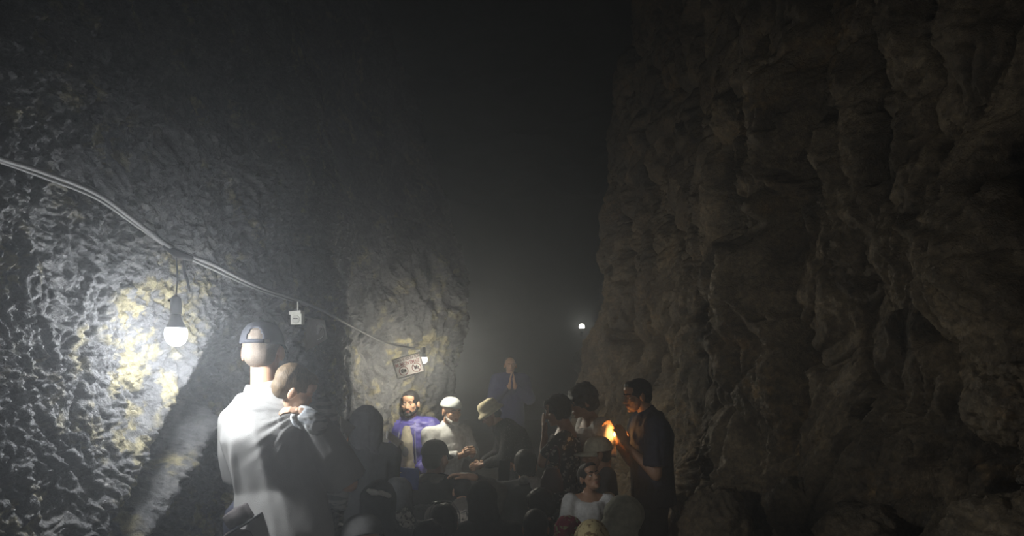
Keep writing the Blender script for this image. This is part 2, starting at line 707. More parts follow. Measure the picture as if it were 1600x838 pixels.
def left_offset(P, S):
    x, y, z = P[:, 0], P[:, 1], P[:, 2]
    near = sstep(6.0, 4.2, y)
    W = np.stack([fbm(P * 1.6, 3, seed=40), fbm(P * 1.6, 3, seed=50), fbm(P * 1.6, 3, seed=60)], -1)
    Q = P + 0.28 * W
    off = (0.26 - 0.16 * sstep(4.7, 3.8, y)) * fbm(Q * np.array([1.0, 1.0, 0.55]), 3, seed=1)
    # slanting laminae: noise stretched along a direction in the wall plane
    u = Q[:, 1] * 0.80 - Q[:, 2] * 0.60
    v = Q[:, 1] * 0.60 + Q[:, 2] * 0.80
    lam = fbm(np.stack([Q[:, 0] * 3, u * 4.5, v * 15.0], -1), 4, gain=0.55, seed=11, ridged=True)
    ver = fbm(np.stack([Q[:, 0] * 3, Q[:, 1] * 17.0, Q[:, 2] * 4.0], -1), 4, gain=0.55, seed=21, ridged=True)
    k = sstep(0.9, 1.7, z + 0.35 * W[:, 0]) * 0.75 + 0.2
    k = np.maximum(k, sstep(4.6, 6.0, y))
    off += 0.036 * (lam * (1 - k) + ver * k)
    fine = fbm(np.stack([Q[:, 0] * 18, u * 22 + 0.4 * W[:, 1], v * 40], -1), 2, gain=0.66, seed=31, ridged=True)
    off += 0.022 * fine * (0.35 + 0.65 * near)
    cells, c2, _ = worley(np.stack([Q[:, 0] * 8, u * 13, v * 20], -1), seed=5)
    off -= 0.012 * (1 - sstep(0.0, 0.16, c2 - cells)) * near
    # thin flaking ledges, each with a sharp lip
    tt = v * 17 + 1.5 * fbm(Q * 4.0, 3, seed=81) + 0.5 * fbm(Q * np.array([9, 16, 9]), 2, seed=84)
    fr = tt - np.floor(tt)
    saw = np.where(fr < 0.8, fr / 0.8, (1 - fr) / 0.2)
    tk = u * 12 + 1.8 * fbm(Q * 4.5, 3, seed=87)
    fk = tk - np.floor(tk)
    saw2 = np.where(fk < 0.8, fk / 0.8, (1 - fk) / 0.2)
    mk = sstep(-0.10, 0.20, fbm(P * 2.3, 3, seed=90))
    off += near * (0.020 * (saw - 0.5) * (0.35 + 0.65 * mk) + 0.012 * (saw2 - 0.5) * (1 - 0.6 * mk))
    # the fold that drops away below the lamp, and the rib beside it
    dd, sd, t = seg_dist(y, z, (3.40, 1.70), (2.80, 0.83))
    off -= 0.20 * sstep(-0.02, 0.16, sd + 0.06 * W[:, 1]) * sstep(1.85, 1.55, z) * sstep(2.75, 2.95, y) * sstep(4.1, 3.7, y)
    off += 0.055 * np.exp(-((sd + 0.03) / 0.06) ** 2) * sstep(1.85, 1.6, z)
    dd, sd, t = seg_dist(y, z, (3.50, 1.33), (3.04, 0.78))
    off += 0.19 * np.exp(-(dd / 0.075) ** 2)
    # small cracks
    for a, b_, w, dep in (((2.58, 1.40), (2.72, 1.24), 0.014, 0.04), ((2.72, 1.24), (2.86, 1.10), 0.016, 0.05),
                          ((2.42, 1.25), (2.56, 1.08), 0.012, 0.03), ((2.80, 1.55), (2.72, 1.24), 0.012, 0.03)):
        dd, sd, t = seg_dist(y + 0.05 * W[:, 1], z + 0.05 * W[:, 2], a, b_)
        off -= dep * np.exp(-(dd / w) ** 2)
    # hollow beside the lamp and the swell behind the wires
    off += 0.12 * np.exp(-(((y - 4.45) / 0.25) ** 2)) * sstep(2.6, 2.0, z)
    # far pillar: long vertical folds
    pil = np.exp(-((y - 7.7) / 0.8) ** 2)
    fl = fbm(np.stack([Q[:, 0] * 5, Q[:, 1] * 5, Q[:, 2] * 0.9 + Q[:, 1]], -1), 3, seed=71, ridged=True)
    fs = fbm(np.stack([Q[:, 0] * 15, Q[:, 1] * 15, Q[:, 2] * 2.0 + Q[:, 1] * 3], -1), 3, seed=75, ridged=True)
    off += 0.10 * fl * pil + 0.045 * fs * sstep(4.8, 6.2, y)
    off += 0.20 * pil * np.exp(-((z - 2.3) / 0.7) ** 2)
    lean = -0.20 * np.clip(z - 2.6, 0, 9) - 0.03 * np.clip(z - 2.6, 0, 9) ** 1.5
    lean = lean + 0.03 * (z - 1.6) * near
    return off, lean


def right_offset(P, S):
    x, y, z = P[:, 0], P[:, 1], P[:, 2]
    W = np.stack([fbm(P * 1.3, 3, seed=140), fbm(P * 1.3, 3, seed=150), fbm(P * 1.3, 3, seed=160)], -1)
    Q = P + 0.35 * W
    # tall rounded draperies with dark clefts between them
    f1, f2, cid = worley(np.stack([Q[:, 0] * 0.9, Q[:, 1] * 1.75, Q[:, 2] * 0.62], -1), seed=103)
    e = f2 - f1
    off = 0.30 * (np.sqrt(np.clip(e, 0, 1)) - 0.5) + 0.16 * (cid - 0.5)
    g1, g2, gid = worley(np.stack([Q[:, 0] * 3, Q[:, 1] * 4.6, Q[:, 2] * 2.1], -1), seed=107)
    off += 0.10 * (np.sqrt(np.clip(g2 - g1, 0, 1)) - 0.5) + 0.05 * (gid - 0.5)
    h1, h2, hid = worley(np.stack([Q[:, 0] * 9, Q[:, 1] * 12, Q[:, 2] * 7], -1), seed=109)
    off += 0.022 * (np.sqrt(np.clip(h2 - h1, 0, 1)) - 0.5)
    off += 0.05 * fbm(Q * np.array([3, 4.5, 1.6]), 4, seed=111, ridged=True)
    off += 0.034 * fbm(Q * np.array([11, 14, 8]), 4, gain=0.66, seed=121, ridged=True)
    # pits
    p = fbm(Q * np.array([3.2, 4.2, 3.2]), 3, seed=131)
    off -= 0.22 * sstep(0.20, 0.36, p)
    # the deep cleft behind the man in the polo shirt, and the ridge beside it
    dd, sd, t = seg_dist(y, z, (5.75, 3.2), (5.55, 0.0))
    off -= 0.42 * np.exp(-(dd / 0.16) ** 2)
    dd, sd, t = seg_dist(y, z, (5.0, 2.3), (5.05, 0.0))
    off += 0.18 * np.exp(-(dd / 0.26) ** 2)
    dd, sd, t = seg_dist(y, z, (4.45, 1.75), (4.40, 0.75))
    off -= 0.26 * np.exp(-(dd / 0.07) ** 2)
    # hanging tongue of flowstone high on the wall
    dd, sd, t = seg_dist(y, z, (4.72, 3.25), (4.80, 2.62))
    off += 0.26 * np.exp(-(dd / (0.17 - 0.06 * t)) ** 4)
    off += 0.20 * np.exp(-(((y - 2.95) / 0.40) ** 2 + ((z - 1.95) / 0.42) ** 2))
    off -= 0.35 * np.exp(-(((y - 2.95) / 0.18) ** 2 + ((z - 1.05) / 0.35) ** 2))
    lean = 0.12 * (z - 1.6) + 0.02 * np.clip(1.2 - z, 0, 2)
    return off, lean


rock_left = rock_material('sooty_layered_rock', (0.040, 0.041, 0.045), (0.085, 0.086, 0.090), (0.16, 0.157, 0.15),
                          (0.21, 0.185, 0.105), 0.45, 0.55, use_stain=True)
rock_right = rock_material('brown_flowstone', (0.042, 0.031, 0.019), (0.165, 0.126, 0.076), (0.36, 0.278, 0.170),
                           (0.26, 0.17, 0.075), 0.45, 0.55)
rock_floor = rock_material('trampled_clay', (0.10, 0.085, 0.065), (0.16, 0.135, 0.10), (0.22, 0.19, 0.14),
                           (0.12, 0.10, 0.08), 0.7, 0.3)
rock_roof = rock_material('soot_black_rock', (0.02, 0.02, 0.02), (0.04, 0.04, 0.04), (0.07, 0.068, 0.065),
                          (0.05, 0.045, 0.04), 0.7, 0.3)

LEFT_PLAN = [(-2.0, -4.5), (-1.95, -2), (-1.9, 0), (-1.78, 1.6), (-1.70, 2.2), (-1.60, 2.7), (-1.48, 3.1), (-1.35, 3.5), (-1.20, 4.0), (-1.12, 4.6),
             (-1.28, 5.4), (-1.44, 6.1), (-1.42, 6.6), (-1.22, 7.1), (-1.0, 7.45), (-0.80, 7.9), (-0.76, 8.4), (-1.05, 9.0),
             (-1.8, 10.0), (-2.9, 11.5), (-3.8, 15), (-3.6, 20), (-2.5, 25)]
RIGHT_PLAN = [(2.3, -4.5), (2.2, -2), (2.1, 0), (1.97, 1.8), (1.87, 2.6), (1.77, 3.4), (1.66, 4.2), (1.52, 5.0),
              (1.38, 5.8), (1.45, 6.6), (1.35, 7.6), (1.15, 8.6), (1.0, 9.4), (1.12, 10.0), (2.0, 11.0),
              (3.4, 13), (3.9, 17), (3.6, 21), (2.5, 25)]

STEP_L, STEP_R = 0.0070, 0.0115
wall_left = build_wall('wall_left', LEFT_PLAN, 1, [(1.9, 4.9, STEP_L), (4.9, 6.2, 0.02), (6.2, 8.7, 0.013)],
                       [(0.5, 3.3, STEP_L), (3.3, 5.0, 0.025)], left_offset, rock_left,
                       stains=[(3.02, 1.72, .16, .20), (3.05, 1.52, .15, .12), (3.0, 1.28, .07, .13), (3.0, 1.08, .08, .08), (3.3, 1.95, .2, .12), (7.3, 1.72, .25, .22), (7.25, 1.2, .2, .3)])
wall_right = build_wall('wall_right', RIGHT_PLAN, -1, [(2.2, 6.5, STEP_R), (6.5, 10.0, 0.02)],
                        [(0.3, 3.6, STEP_R), (3.6, 6.0, 0.025)], right_offset, rock_right)


def sheet(name, xs, ys, zfun, mat, up=True):
    GX, GY = np.meshgrid(xs, ys, indexing='ij')
    P = np.stack([GX, GY, np.zeros_like(GX)], -1).reshape(-1, 3)
    P[:, 2] = zfun(P)
    P = P.reshape(len(xs), len(ys), 3)
    if not up:
        P = P[::-1]
    return structure(put(name, grid_geo(P), mat))


sheet('floor', np.arange(-4.6, 4.7, 0.06), np.arange(-4.8, 25.6, 0.06),
      lambda P: 0.020 * fbm(P * 1.7, 4, seed=201) + 0.008 * fbm(P * 7, 3, seed=205) - 0.02, rock_floor)
sheet('ceiling', np.arange(-6.6, 6.7, 0.15), np.arange(-4.8, 25.6, 0.15),
      lambda P: 7.2 + 0.9 * fbm(P * 0.5, 5, seed=211), rock_roof, up=False)
for nm, yy, flip in (('wall_back', 25.0, False), ('wall_front', -4.4, True)):
    xs, zs = np.arange(-6.6, 6.7, 0.15), np.arange(-0.3, 8.3, 0.15)
    GX, GZ = np.meshgrid(xs, zs, indexing='ij')
    P = np.stack([GX, np.full_like(GX, yy), GZ], -1)
    P[..., 1] += 0.8 * fbm(P.reshape(-1, 3) * 0.5, 5, seed=221).reshape(GX.shape)
    if flip:
        P = P[::-1]
    structure(put(nm, grid_geo(P), rock_roof))


def boulder(name, c, r, seed, mat, parent=None, rough=0.22):
    g = sphere((0, 0, 0), 1.0, seg=90, rings=56)
    n = fbm(g.V * 1.3 + seed, 6, gain=0.58, seed=seed) + 0.25 * fbm(g.V * 5 + seed, 4, seed=seed + 3, ridged=True)
    f1, f2, _ = worley(g.V * 1.4 + seed, seed=seed)
    k = 1 + rough * 1.6 * n + rough * 0.8 * (np.sqrt(np.clip(f2 - f1, 0, 1)) - 0.5)
    return put(name, Geo(g.V * k[:, None] * np.array(r) + np.array(c), g.loops, g.tot), mat, parent)


# rounded rocks that jut from the right wall and lie at its foot
for i, (px, py, Y, r) in enumerate(((1588, 632, 2.75, (0.15, 0.2, 0.14)), (1600, 842, 2.45, (0.22, 0.25, 0.14)),
                                    (1250, 800, 4.1, (0.17, 0.2, 0.17)), (1120, 842, 4.6, (0.22, 0.25, 0.3)),
                                    (1360, 850, 3.5, (0.22, 0.22, 0.18)))):
    p = at(px, py, Y)
    boulder('boulder', p, r, 300 + i * 7, rock_right, wall_right)
# the ledge at the foot of the far pillar that the two men sit on
ledge = put('stone_ledge', remesh(Geo().add(sphere((-0.95, 7.32, 0.20), (0.42, 0.40, 0.28))).add(sphere((-0.60, 7.36, 0.18), (0.36, 0.40, 0.29)))
                                  .add(sphere((-1.2, 7.4, 0.2), (0.35, 0.4, 0.33))), 0.025, 2), rock_left, wall_left)


# ------------------------------------------------------------------ lamps, wires, signs
black_plastic = plain('black_plastic', (0.02, 0.02, 0.024), 0.45)
rubber = plain('dusty_cable_sheath', (0.20, 0.20, 0.20), 0.6)
white_plastic = plain('ivory_plastic', (0.72, 0.71, 0.64), 0.45)
hole_black = plain('socket_hole_black', (0.01, 0.01, 0.01), 0.6)


def lamp_bulb(root_name, label, top, drop, strength, color, scale=1.0, cord_from=None, upside=False):
    """hanging lamp: cord, lamp holder, opaque neck and the glowing dome"""
    root = empty(root_name, top, label, 'lamp')
    s = scale
    sg = -1.0 if not upside else 1.0
    def zz(prof):
        return [(r * s, sg * (drop + z * s)) for r, z in prof]
    if drop > 0.001:
        put('cord', tube(smooth_path([(0, 0, 0), (0.004, 0.002, sg * drop * 0.5), (0, 0, sg * (drop + 0.004))], 5), 0.0032), black_plastic, root)
    put('lamp_holder', lathe(zz([(0.004, -0.004), (0.011, 0.0), (0.0175, 0.006), (0.019, 0.03), (0.0195, 0.060), (0.017, 0.061)]), 24), black_plastic, root)
    put('bulb_neck', lathe(zz([(0.016, 0.0605), (0.0165, 0.066), (0.019, 0.078), (0.027, 0.096), (0.0345, 0.1095), (0.033, 0.110)]), 24),
        plain('lamp_neck', (0.16, 0.16, 0.18), 0.4), root)
    put('bulb_dome', lathe(zz([(0.0348, 0.1098), (0.0378, 0.119), (0.0385, 0.130), (0.0365, 0.146), (0.0300, 0.160), (0.019, 0.170), (0.006, 0.174)]), 20),
        emitter(root_name + '_glow', color, strength), root)
    return root


BULB_Y = 2.95
top = at(275, 398, BULB_Y)
main_lamp = lamp_bulb('hanging_bulb', 'bright white bulb hanging from the cables beside the layered rock', top,
                      (465 - 398) / 414.0, MAIN_BULB, (0.94, 0.97, 1.0), 1.1)
# loose tail of insulating tape next to the cord
put('tape_tail', tube(smooth_path([at(288, 402, BULB_Y + .02) - top, at(288, 425, BULB_Y + .02) - top, at(293, 440, BULB_Y + .02) - top,
                                   at(297, 458, BULB_Y + .02) - top], 5), [0.006] * 11 + [0.005] * 3 + [0.002] * 2, 8), black_plastic, main_lamp)
put('tape_wrap', tube([at(258, 384, BULB_Y) - top, at(275, 396, BULB_Y) - top, at(300, 405, BULB_Y) - top], [0.012, 0.016, 0.012], 12), black_plastic, main_lamp)


def cable(label, pts, r):
    g = tube(smooth_path(pts, 8), r, 10)
    o = put('cable', g, rubber)
    return tag(o, label, 'cable', 'cables along the rock wall')


c1 = [(-60, 228, 2.1), (0, 248, 2.26), (70, 270, 2.43), (150, 302, 2.62), (215, 348, 2.80), (270, 388, 2.95), (330, 412, 3.12),
      (400, 446, 3.48), (465, 469, 3.98), (505, 486, 4.20), (530, 500, 4.45), (560, 516, 5.4), (600, 535, 6.3), (655, 547, 6.64)]
cable('thick grey cable sagging along the rock past the bright bulb', [at(*p) for p in c1], 0.0085)
c2 = [(-60, 235, 2.12), (0, 253, 2.28), (70, 278, 2.45), (150, 310, 2.64), (215, 354, 2.83), (272, 392, 2.99), (335, 422, 3.17),
      (402, 452, 3.53), (462, 472, 3.99), (480, 478, 4.10)]
cable('thinner cable running just under the thick one to the wall socket', [at(*p) for p in c2], 0.0055)

# wall socket ------------------------------------------------------
so = empty('power_socket', at(465, 497, 3.98), 'ivory plastic socket box hanging from the cable above the cap', 'socket', rz=-0.28)
put('box', box((0, 0, 0), (0.062, 0.03, 0.068), None, 0), white_plastic, so, smooth=False)
put('lid', box((0, -0.006, 0.0265), (0.066, 0.04, 0.016), Matrix.Rotation(-0.06, 3, 'Y'), 0), white_plastic, so, smooth=False)
fc = lathe([(0.021, 0.0), (0.0225, 0.003), (0.021, 0.005), (0.019, 0.003)], 28).moved(Matrix.Translation((0, -0.0155, -0.008)) @ Matrix.Rotation(math.pi / 2, 4, 'X'))
face = put('socket_face', fc, plain('ivory_face', (0.60, 0.59, 0.53), 0.5), so)
for k in (-1, 0, 1):
    put('hole', lathe([(0.0028, 0.0), (0.0028, 0.004)], 10).moved(Matrix.Translation((k * 0.009, -0.0195, -0.005)) @ Matrix.Rotation(math.pi / 2, 4, 'X')), hole_black, face)
put('lead', tube([(0, 0.0, 0.034), (0.001, 0, 0.06), (0, 0, 0.085)], 0.003), white_plastic, so)

# sheet of paper ----------------------------------------------------
TL, TR, BR, BL = (np.array(at(*p)) for p in ((479, 496, 4.05), (506, 500, 4.20), (512, 529, 4.26), (477, 549, 4.00)))
n = 14
P = np.zeros((n, n, 3))
for i in range(n):
    for j in range(n):
        u, v = i / (n - 1), j / (n - 1)
        P[i, j] = (BL * (1 - u) + BR * u) * (1 - v) + (TL * (1 - u) + TR * u) * v
        P[i, j, 1] += 0.02 * math.sin(u * 3.1) - 0.012 * math.sin(v * 5)
g = grid_geo(P)
g2 = Geo(g.V + np.array((0, 0.0015, 0)), g._flip(), g.tot)
notice = put('paper_notice', g.add(g2), plain('grey_paper', (0.55, 0.55, 0.53), 0.8))
tag(notice, 'dim curled paper notice with a round symbol beside the socket', 'notice')
th = np.linspace(0, 2 * math.pi, 29)
ring_c = (BL * 0.35 + BR * 0.65) * 0.55 + (TL * 0.35 + TR * 0.65) * 0.45 + np.array((0, -0.012, 0))
put('round_symbol', tube([ring_c + np.array((math.cos(a) * 0.028, math.cos(a) * 0.006, math.sin(a) * 0.042)) for a in th], 0.003, 6),
    plain('notice_ink', (0.08, 0.07, 0.07), 0.8), notice)
put('round_symbol_bar', tube([ring_c + np.array((-0.014, 0, -0.022)), ring_c + np.array((0.014, 0, 0.022))], 0.006, 6), MAT['notice_ink'], notice)

# prohibition sign --------------------------------------------------
SY = 6.62
sc_ = np.array(at(638.5, 571.5, SY))
sx = np.array(at(655.5, 551, SY)) - np.array(at(613.5, 563, SY))
W_ = np.linalg.norm(sx)
ang = math.atan2(sx[2], sx[0])
H_ = np.linalg.norm(np.array(at(613.5, 563, SY)) - np.array(at(619.5, 592.5, SY)))
sign = empty('prohibition_sign', sc_, 'tilted white-framed notice with two crossed-out circles above the seated men', 'sign')
sign.rotation_euler = Euler((0.10, -ang, 0.10))
plain('sign_panel', (0.62, 0.57, 0.56), 0.6)
_nt = MAT['sign_panel'].node_tree
_tr = node(_nt, 'ShaderNodeBsdfTranslucent')
_tr.inputs['Color'].default_value = (0.62, 0.56, 0.54, 1)
_mx = node(_nt, 'ShaderNodeMixShader')
_mx.inputs[0].default_value = 0.13
_nt.links.new(_nt.nodes['Principled BSDF'].outputs[0], _mx.inputs[1])
_nt.links.new(_tr.outputs[0], _mx.inputs[2])
_nt.links.new(_mx.outputs[0], _nt.nodes['Material Output'].inputs['Surface'])
put('panel', grid_geo(np.array([[(sx_ * W_ / 2, 0, sz_ * H_ / 2) for sz_ in (-1, 1)] for sx_ in (-1, 1)])), MAT['sign_panel'], sign, smooth=False)
white_frame = plain('sign_edge_white', (0.88, 0.88, 0.86), 0.4)
fw = 0.009
for c, s_ in (((0, -0.002, H_ / 2), (W_ + fw, 0.022, fw)), ((0, -0.002, -H_ / 2), (W_ + fw, 0.022, fw)),
              ((W_ / 2, -0.002, 0), (fw, 0.022, H_ + fw)), ((-W_ / 2, -0.002, 0), (fw, 0.022, H_ + fw))):
    put('frame', box(c, s_), white_frame, sign, smooth=False)


def lettering(body, size, loc, mat, name='lettering', width=None):
    cu = bpy.data.curves.new('text', 'FONT')
    cu.body = body
    cu.size = size
    cu.align_x = 'CENTER'
    cu.align_y = 'CENTER'
    cu.extrude = 0.0006
    cu.offset = 0.0012
    ob = bpy.data.objects.new('text', cu)
    COL.objects.link(ob)
    dg = bpy.context.evaluated_depsgraph_get()
    me = bpy.data.meshes.new_from_object(ob.evaluated_get(dg))
    bpy.data.objects.remove(ob)
    g = geo_of(me)
    if width:
        k = width / (g.V[:, 0].max() - g.V[:, 0].min())
        g.V[:, 0] *= k
    g = g.moved(Matrix.Translation(loc) @ Matrix.Rotation(math.pi / 2, 4, 'X'))
    return put(name, g, mat, sign, smooth=False)


ink_dark = plain('sign_ink_dark', (0.10, 0.035, 0.035), 0.6)
ink_red = plain('sign_ink_red', (0.36, 0.04, 0.04), 0.6)
lettering('RASMGA VA VIDEOGA OLISH', 0.034, (0.0, -0.0042, H_ * 0.37), ink_dark, width=W_ * 0.93)
lettering('MUMKIN EMAS!', 0.046, (-0.005, -0.0042, H_ * 0.14), ink_red, width=W_ * 0.86)
for k, cx in enumerate((-W_ * 0.22, W_ * 0.25)):
    cz = -H_ * 0.20
    R = H_ * 0.225
    put('symbol_ring', tube([(cx + math.cos(a) * R, -0.0045, cz + math.sin(a) * R) for a in th], 0.0032, 6), ink_red, sign)
    if k == 0:
        put('symbol_camera', Geo().add(box((cx, -0.0045, cz), (R * 1.2, 0.003, R * 0.72))).add(box((cx - R * 0.2, -0.0045, cz + R * 0.42), (R * 0.4, 0.003, R * 0.2))), plain('sign_ink_black', (0.03, 0.025, 0.025), 0.6), sign, smooth=False)
        put('symbol_lens', tube([(cx + math.cos(a) * R * .22, -0.0068, cz + math.sin(a) * R * .22) for a in th], 0.0022, 6), MAT['sign_panel'], sign)
    else:
        put('symbol_camcorder', Geo().add(box((cx - R * 0.12, -0.0045, cz - R * 0.08), (R * 0.75, 0.003, R * 0.5))).add(box((cx + R * 0.5, -0.0045, cz - R * 0.02), (R * 0.28, 0.003, R * 0.34)))
            .add(lathe([(R * .2, 0), (R * .2, 0.003)], 16).moved(Matrix.Translation((cx - R * .3, -0.003, cz + R * .34)) @ Matrix.Rotation(math.pi / 2, 4, 'X')))
            .add(lathe([(R * .2, 0), (R * .2, 0.003)], 16).moved(Matrix.Translation((cx + R * .12, -0.003, cz + R * .34)) @ Matrix.Rotation(math.pi / 2, 4, 'X'))),
            MAT['sign_ink_black'], sign, smooth=False)
        put('symbol_bar', tube([(cx - R * .7, -0.008, cz + R * .7), (cx + R * .7, -0.008, cz - R * .7)], 0.0034, 6), ink_red, sign)

lt = at(662.5, 543, 6.66)
lamp_bulb('sign_bulb', 'white bulb shining from behind the edge of the tilted notice', lt, 0.0, SIGN_BULB, (1.0, 0.95, 0.80), 0.8)
lt = at(909, 506, 12.5)
fl = lamp_bulb('distant_bulb', 'small distant white bulb on a rock shelf past the far end of the passage', at(909, 526, 12.5), 0.0, FAR_BULB, (1.0, 0.98, 0.88), 1.2, upside=True)
q = at(912, 536, 12.5)
boulder('rock_shelf', (q.x + 0.25, 12.6, q.z - 0.32), (0.40, 0.30, 0.33), 411, rock_roof, wall_right)
# extra bulb added behind the camera to light the right wall and crowd
lamp_bulb('hanging_bulb', 'added fill bulb on a long cord, out of view behind the camera', Vector((0.4, -1.0, 3.0)), 1.1, REAR_FILL_BULB, (1.0, 0.97, 0.92), 1.1)
lamp_bulb('hanging_bulb', 'added fill bulb, out of view in the hollow behind the lit rock pillar', Vector((-0.98, 9.5, 2.3)), 0.12, HIDDEN_FILL_BULB, (1.0, 0.93, 0.80), 1.1)  # unseen bulb added behind the pillar to brighten the praying man


# ------------------------------------------------------------------ people
def v3(*a):
    return np.array(a, dtype=float)


def head_prims(beard=False):
    g = Geo()
    for c, r in (((0, -0.015, 0.030), (0.074, 0.095, 0.086)), ((0, 0.028, -0.022), (0.063, 0.062, 0.084)),
                 ((0, 0.042, -0.072), (0.047, 0.046, 0.038)), ((0, 0.074, -0.094), (0.021, 0.017, 0.016)),
                 ((0.041, 0.060, -0.018), (0.022, 0.022, 0.020)), ((-0.041, 0.060, -0.018), (0.022, 0.022, 0.020)),
                 ((0.026, 0.076, 0.022), (0.026, 0.016, 0.011)), ((-0.026, 0.076, 0.022), (0.026, 0.016, 0.011)),
                 ((0.011, 0.098, -0.033), (0.009, 0.010, 0.008)), ((-0.011, 0.098, -0.033), (0.009, 0.010, 0.008)),
                 ((0, 0.086, -0.058), (0.024, 0.013, 0.007)), ((0, 0.084, -0.069), (0.020, 0.012, 0.007)),
                 ((0, 0.052, 0.055), (0.058, 0.045, 0.045))):
        g.add(sphere(c, r))
    g.add(chain([(0, 0.083, 0.016), (0, 0.097, -0.010), (0, 0.110, -0.029)], [0.008, 0.0095, 0.012]))
    for s in (-1, 1):
        g.add(sphere((s * 0.082, -0.008, -0.006), (0.009, 0.021, 0.034), Matrix.Rotation(-s * 0.35, 3, 'Z')))
        g.add(sphere((s * 0.075, 0.003, -0.008), (0.012, 0.012, 0.020)))
    return g


_HEAD = {}


def head_geo(voxel):
    if voxel not in _HEAD:
        _HEAD[voxel] = remesh(head_prims(), voxel, 2 if voxel < 0.006 else 1, 0.5)
    return _HEAD[voxel]


_HAND = {}


def hand_geo(kind, side, voxel):
    """wrist at the origin, fingers along +Y, palm towards -Z; side +1 = right hand"""
    key = (kind, voxel)
    if key not in _HAND:
        c = {'flat': 0.06, 'relaxed': 0.35, 'grip': 0.95, 'point': 0.9}[kind]
        g = Geo()
        g.add(sphere((0, 0.045, 0), (0.040, 0.052, 0.015)))
        g.add(sphere((0, 0.075, 0), (0.041, 0.020, 0.013)))
        g.add(sphere((-0.022, 0.035, -0.008), (0.018, 0.03, 0.013)))
        g.add(chain([(0, -0.035, 0), (0, 0.02, 0)], [0.025, 0.024]))
        for k, (x, ln) in enumerate(((-0.031, 0.92), (-0.010, 1.0), (0.011, 0.94), (0.031, 0.76))):
            p = v3(x, 0.082, 0)
            pts = [p]
            cc = c * (0.12 if (kind == 'point' and k == 0) else 1.0)
            a = cc * 0.8
            for q in (0.046, 0.029, 0.023):
                p = p + v3(x * 0.12 * (1 if kind != 'grip' else 0), math.cos(a), -math.sin(a)) * q * ln
                pts.append(p)
                a += cc
            g.add(chain(pts, [0.0098, 0.0092, 0.0082, 0.0072]))
        t = v3(-0.032, 0.028, -0.006)
        if kind == 'flat':
            pts = [t, t + v3(-0.018, 0.034, -0.004), t + v3(-0.022, 0.066, -0.006)]
        elif kind == 'grip' or kind == 'point':
            pts = [t, t + v3(-0.016, 0.030, -0.022), t + v3(0.004, 0.050, -0.040)]
        else:
            pts = [t, t + v3(-0.024, 0.028, -0.012), t + v3(-0.026, 0.055, -0.024)]
        g.add(chain(pts, [0.013, 0.0108, 0.0085]))
        _HAND[key] = remesh(g, voxel, 1, 0.4)
    g = _HAND[key]
    return g if side > 0 else g.moved(Matrix.Scale(-1, 4, (1, 0, 0)))


def STAND():
    return dict(pelvis=v3(0, 0, .95), waist=v3(0, .01, 1.10), chest=v3(0, .0, 1.32), neck=v3(0, -.015, 1.49), head=v3(0, .02, 1.64),
                shR=v3(.185, -.01, 1.43), shL=v3(-.185, -.01, 1.43), elR=v3(.235, -.03, 1.14), elL=v3(-.235, -.03, 1.14),
                wrR=v3(.24, .06, .90), wrL=v3(-.24, .06, .90), hiR=v3(.09, 0, .92), hiL=v3(-.09, 0, .92),
                knR=v3(.10, .02, .50), knL=v3(-.10, .02, .50), anR=v3(.10, -.03, .09), anL=v3(-.10, -.03, .09),
                toR=v3(.12, .13, .035), toL=v3(-.12, .13, .035))


def KNEEL():
    return dict(pelvis=v3(0, -.06, .24), waist=v3(0, -.05, .39), chest=v3(0, -.01, .60), neck=v3(0, .02, .77), head=v3(0, .06, .91),
                shR=v3(.18, .01, .71), shL=v3(-.18, .01, .71), elR=v3(.23, .06, .45), elL=v3(-.23, .06, .45),
                wrR=v3(.12, .26, .36), wrL=v3(-.12, .26, .36), hiR=v3(.09, -.05, .22), hiL=v3(-.09, -.05, .22),
                knR=v3(.15, .36, .085), knL=v3(-.15, .36, .085), anR=v3(.11, -.06, .06), anL=v3(-.11, -.06, .06),
                toR=v3(.12, -.20, .04), toL=v3(-.12, -.20, .04))


def SIT(seat=0.46):
    z = seat - 0.46
    J = dict(pelvis=v3(0, 0, .56), waist=v3(0, .03, .70), chest=v3(0, .06, .92), neck=v3(0, .08, 1.08), head=v3(0, .12, 1.22),
             shR=v3(.185, .06, 1.02), shL=v3(-.185, .06, 1.02), elR=v3(.25, .12, .76), elL=v3(-.25, .12, .76),
             wrR=v3(.10, .34, .68), wrL=v3(-.10, .34, .68), hiR=v3(.09, .02, .54), hiL=v3(-.09, .02, .54),
             knR=v3(.13, .44, .52), knL=v3(-.13, .44, .52), anR=v3(.13, .42, .09), anL=v3(-.13, .42, .09),
             toR=v3(.15, .58, .035), toL=v3(-.15, .58, .035))
    for k in J:
        if k[:2] not in ('an', 'to'):
            J[k] = J[k] + v3(0, 0, z)
    return J


def J_with(J, **kw):
    for k, v in kw.items():
        J[k] = v3(*v)
    return J


def torso_rings(J, inf, bulk=1.0, hem=None, top=True):
    sx = J['shR'] - J['shL']
    out = []
    pts = [(J['pelvis'], .160, .118), (J['waist'], .142, .108), (J['chest'], .168, .122),
           (J['chest'] * .38 + J['neck'] * .62, .150, .095)]
    if top:
        pts.append((J['neck'] + (J['neck'] - J['chest']) * .06, .070, .066))
    if hem is not None:
        d = J['pelvis'] - J['waist']
        pts.insert(0, (J['pelvis'] + d / np.linalg.norm(d) * hem, .163, .125))
    for i, (p, rx, ry) in enumerate(pts):
        z = pts[min(i + 1, len(pts) - 1)][0] - pts[max(i - 1, 0)][0]
        x, y, _ = frame(z, sx)
        out.append((p, x, y, rx * bulk + inf, ry * bulk + inf))
    return out


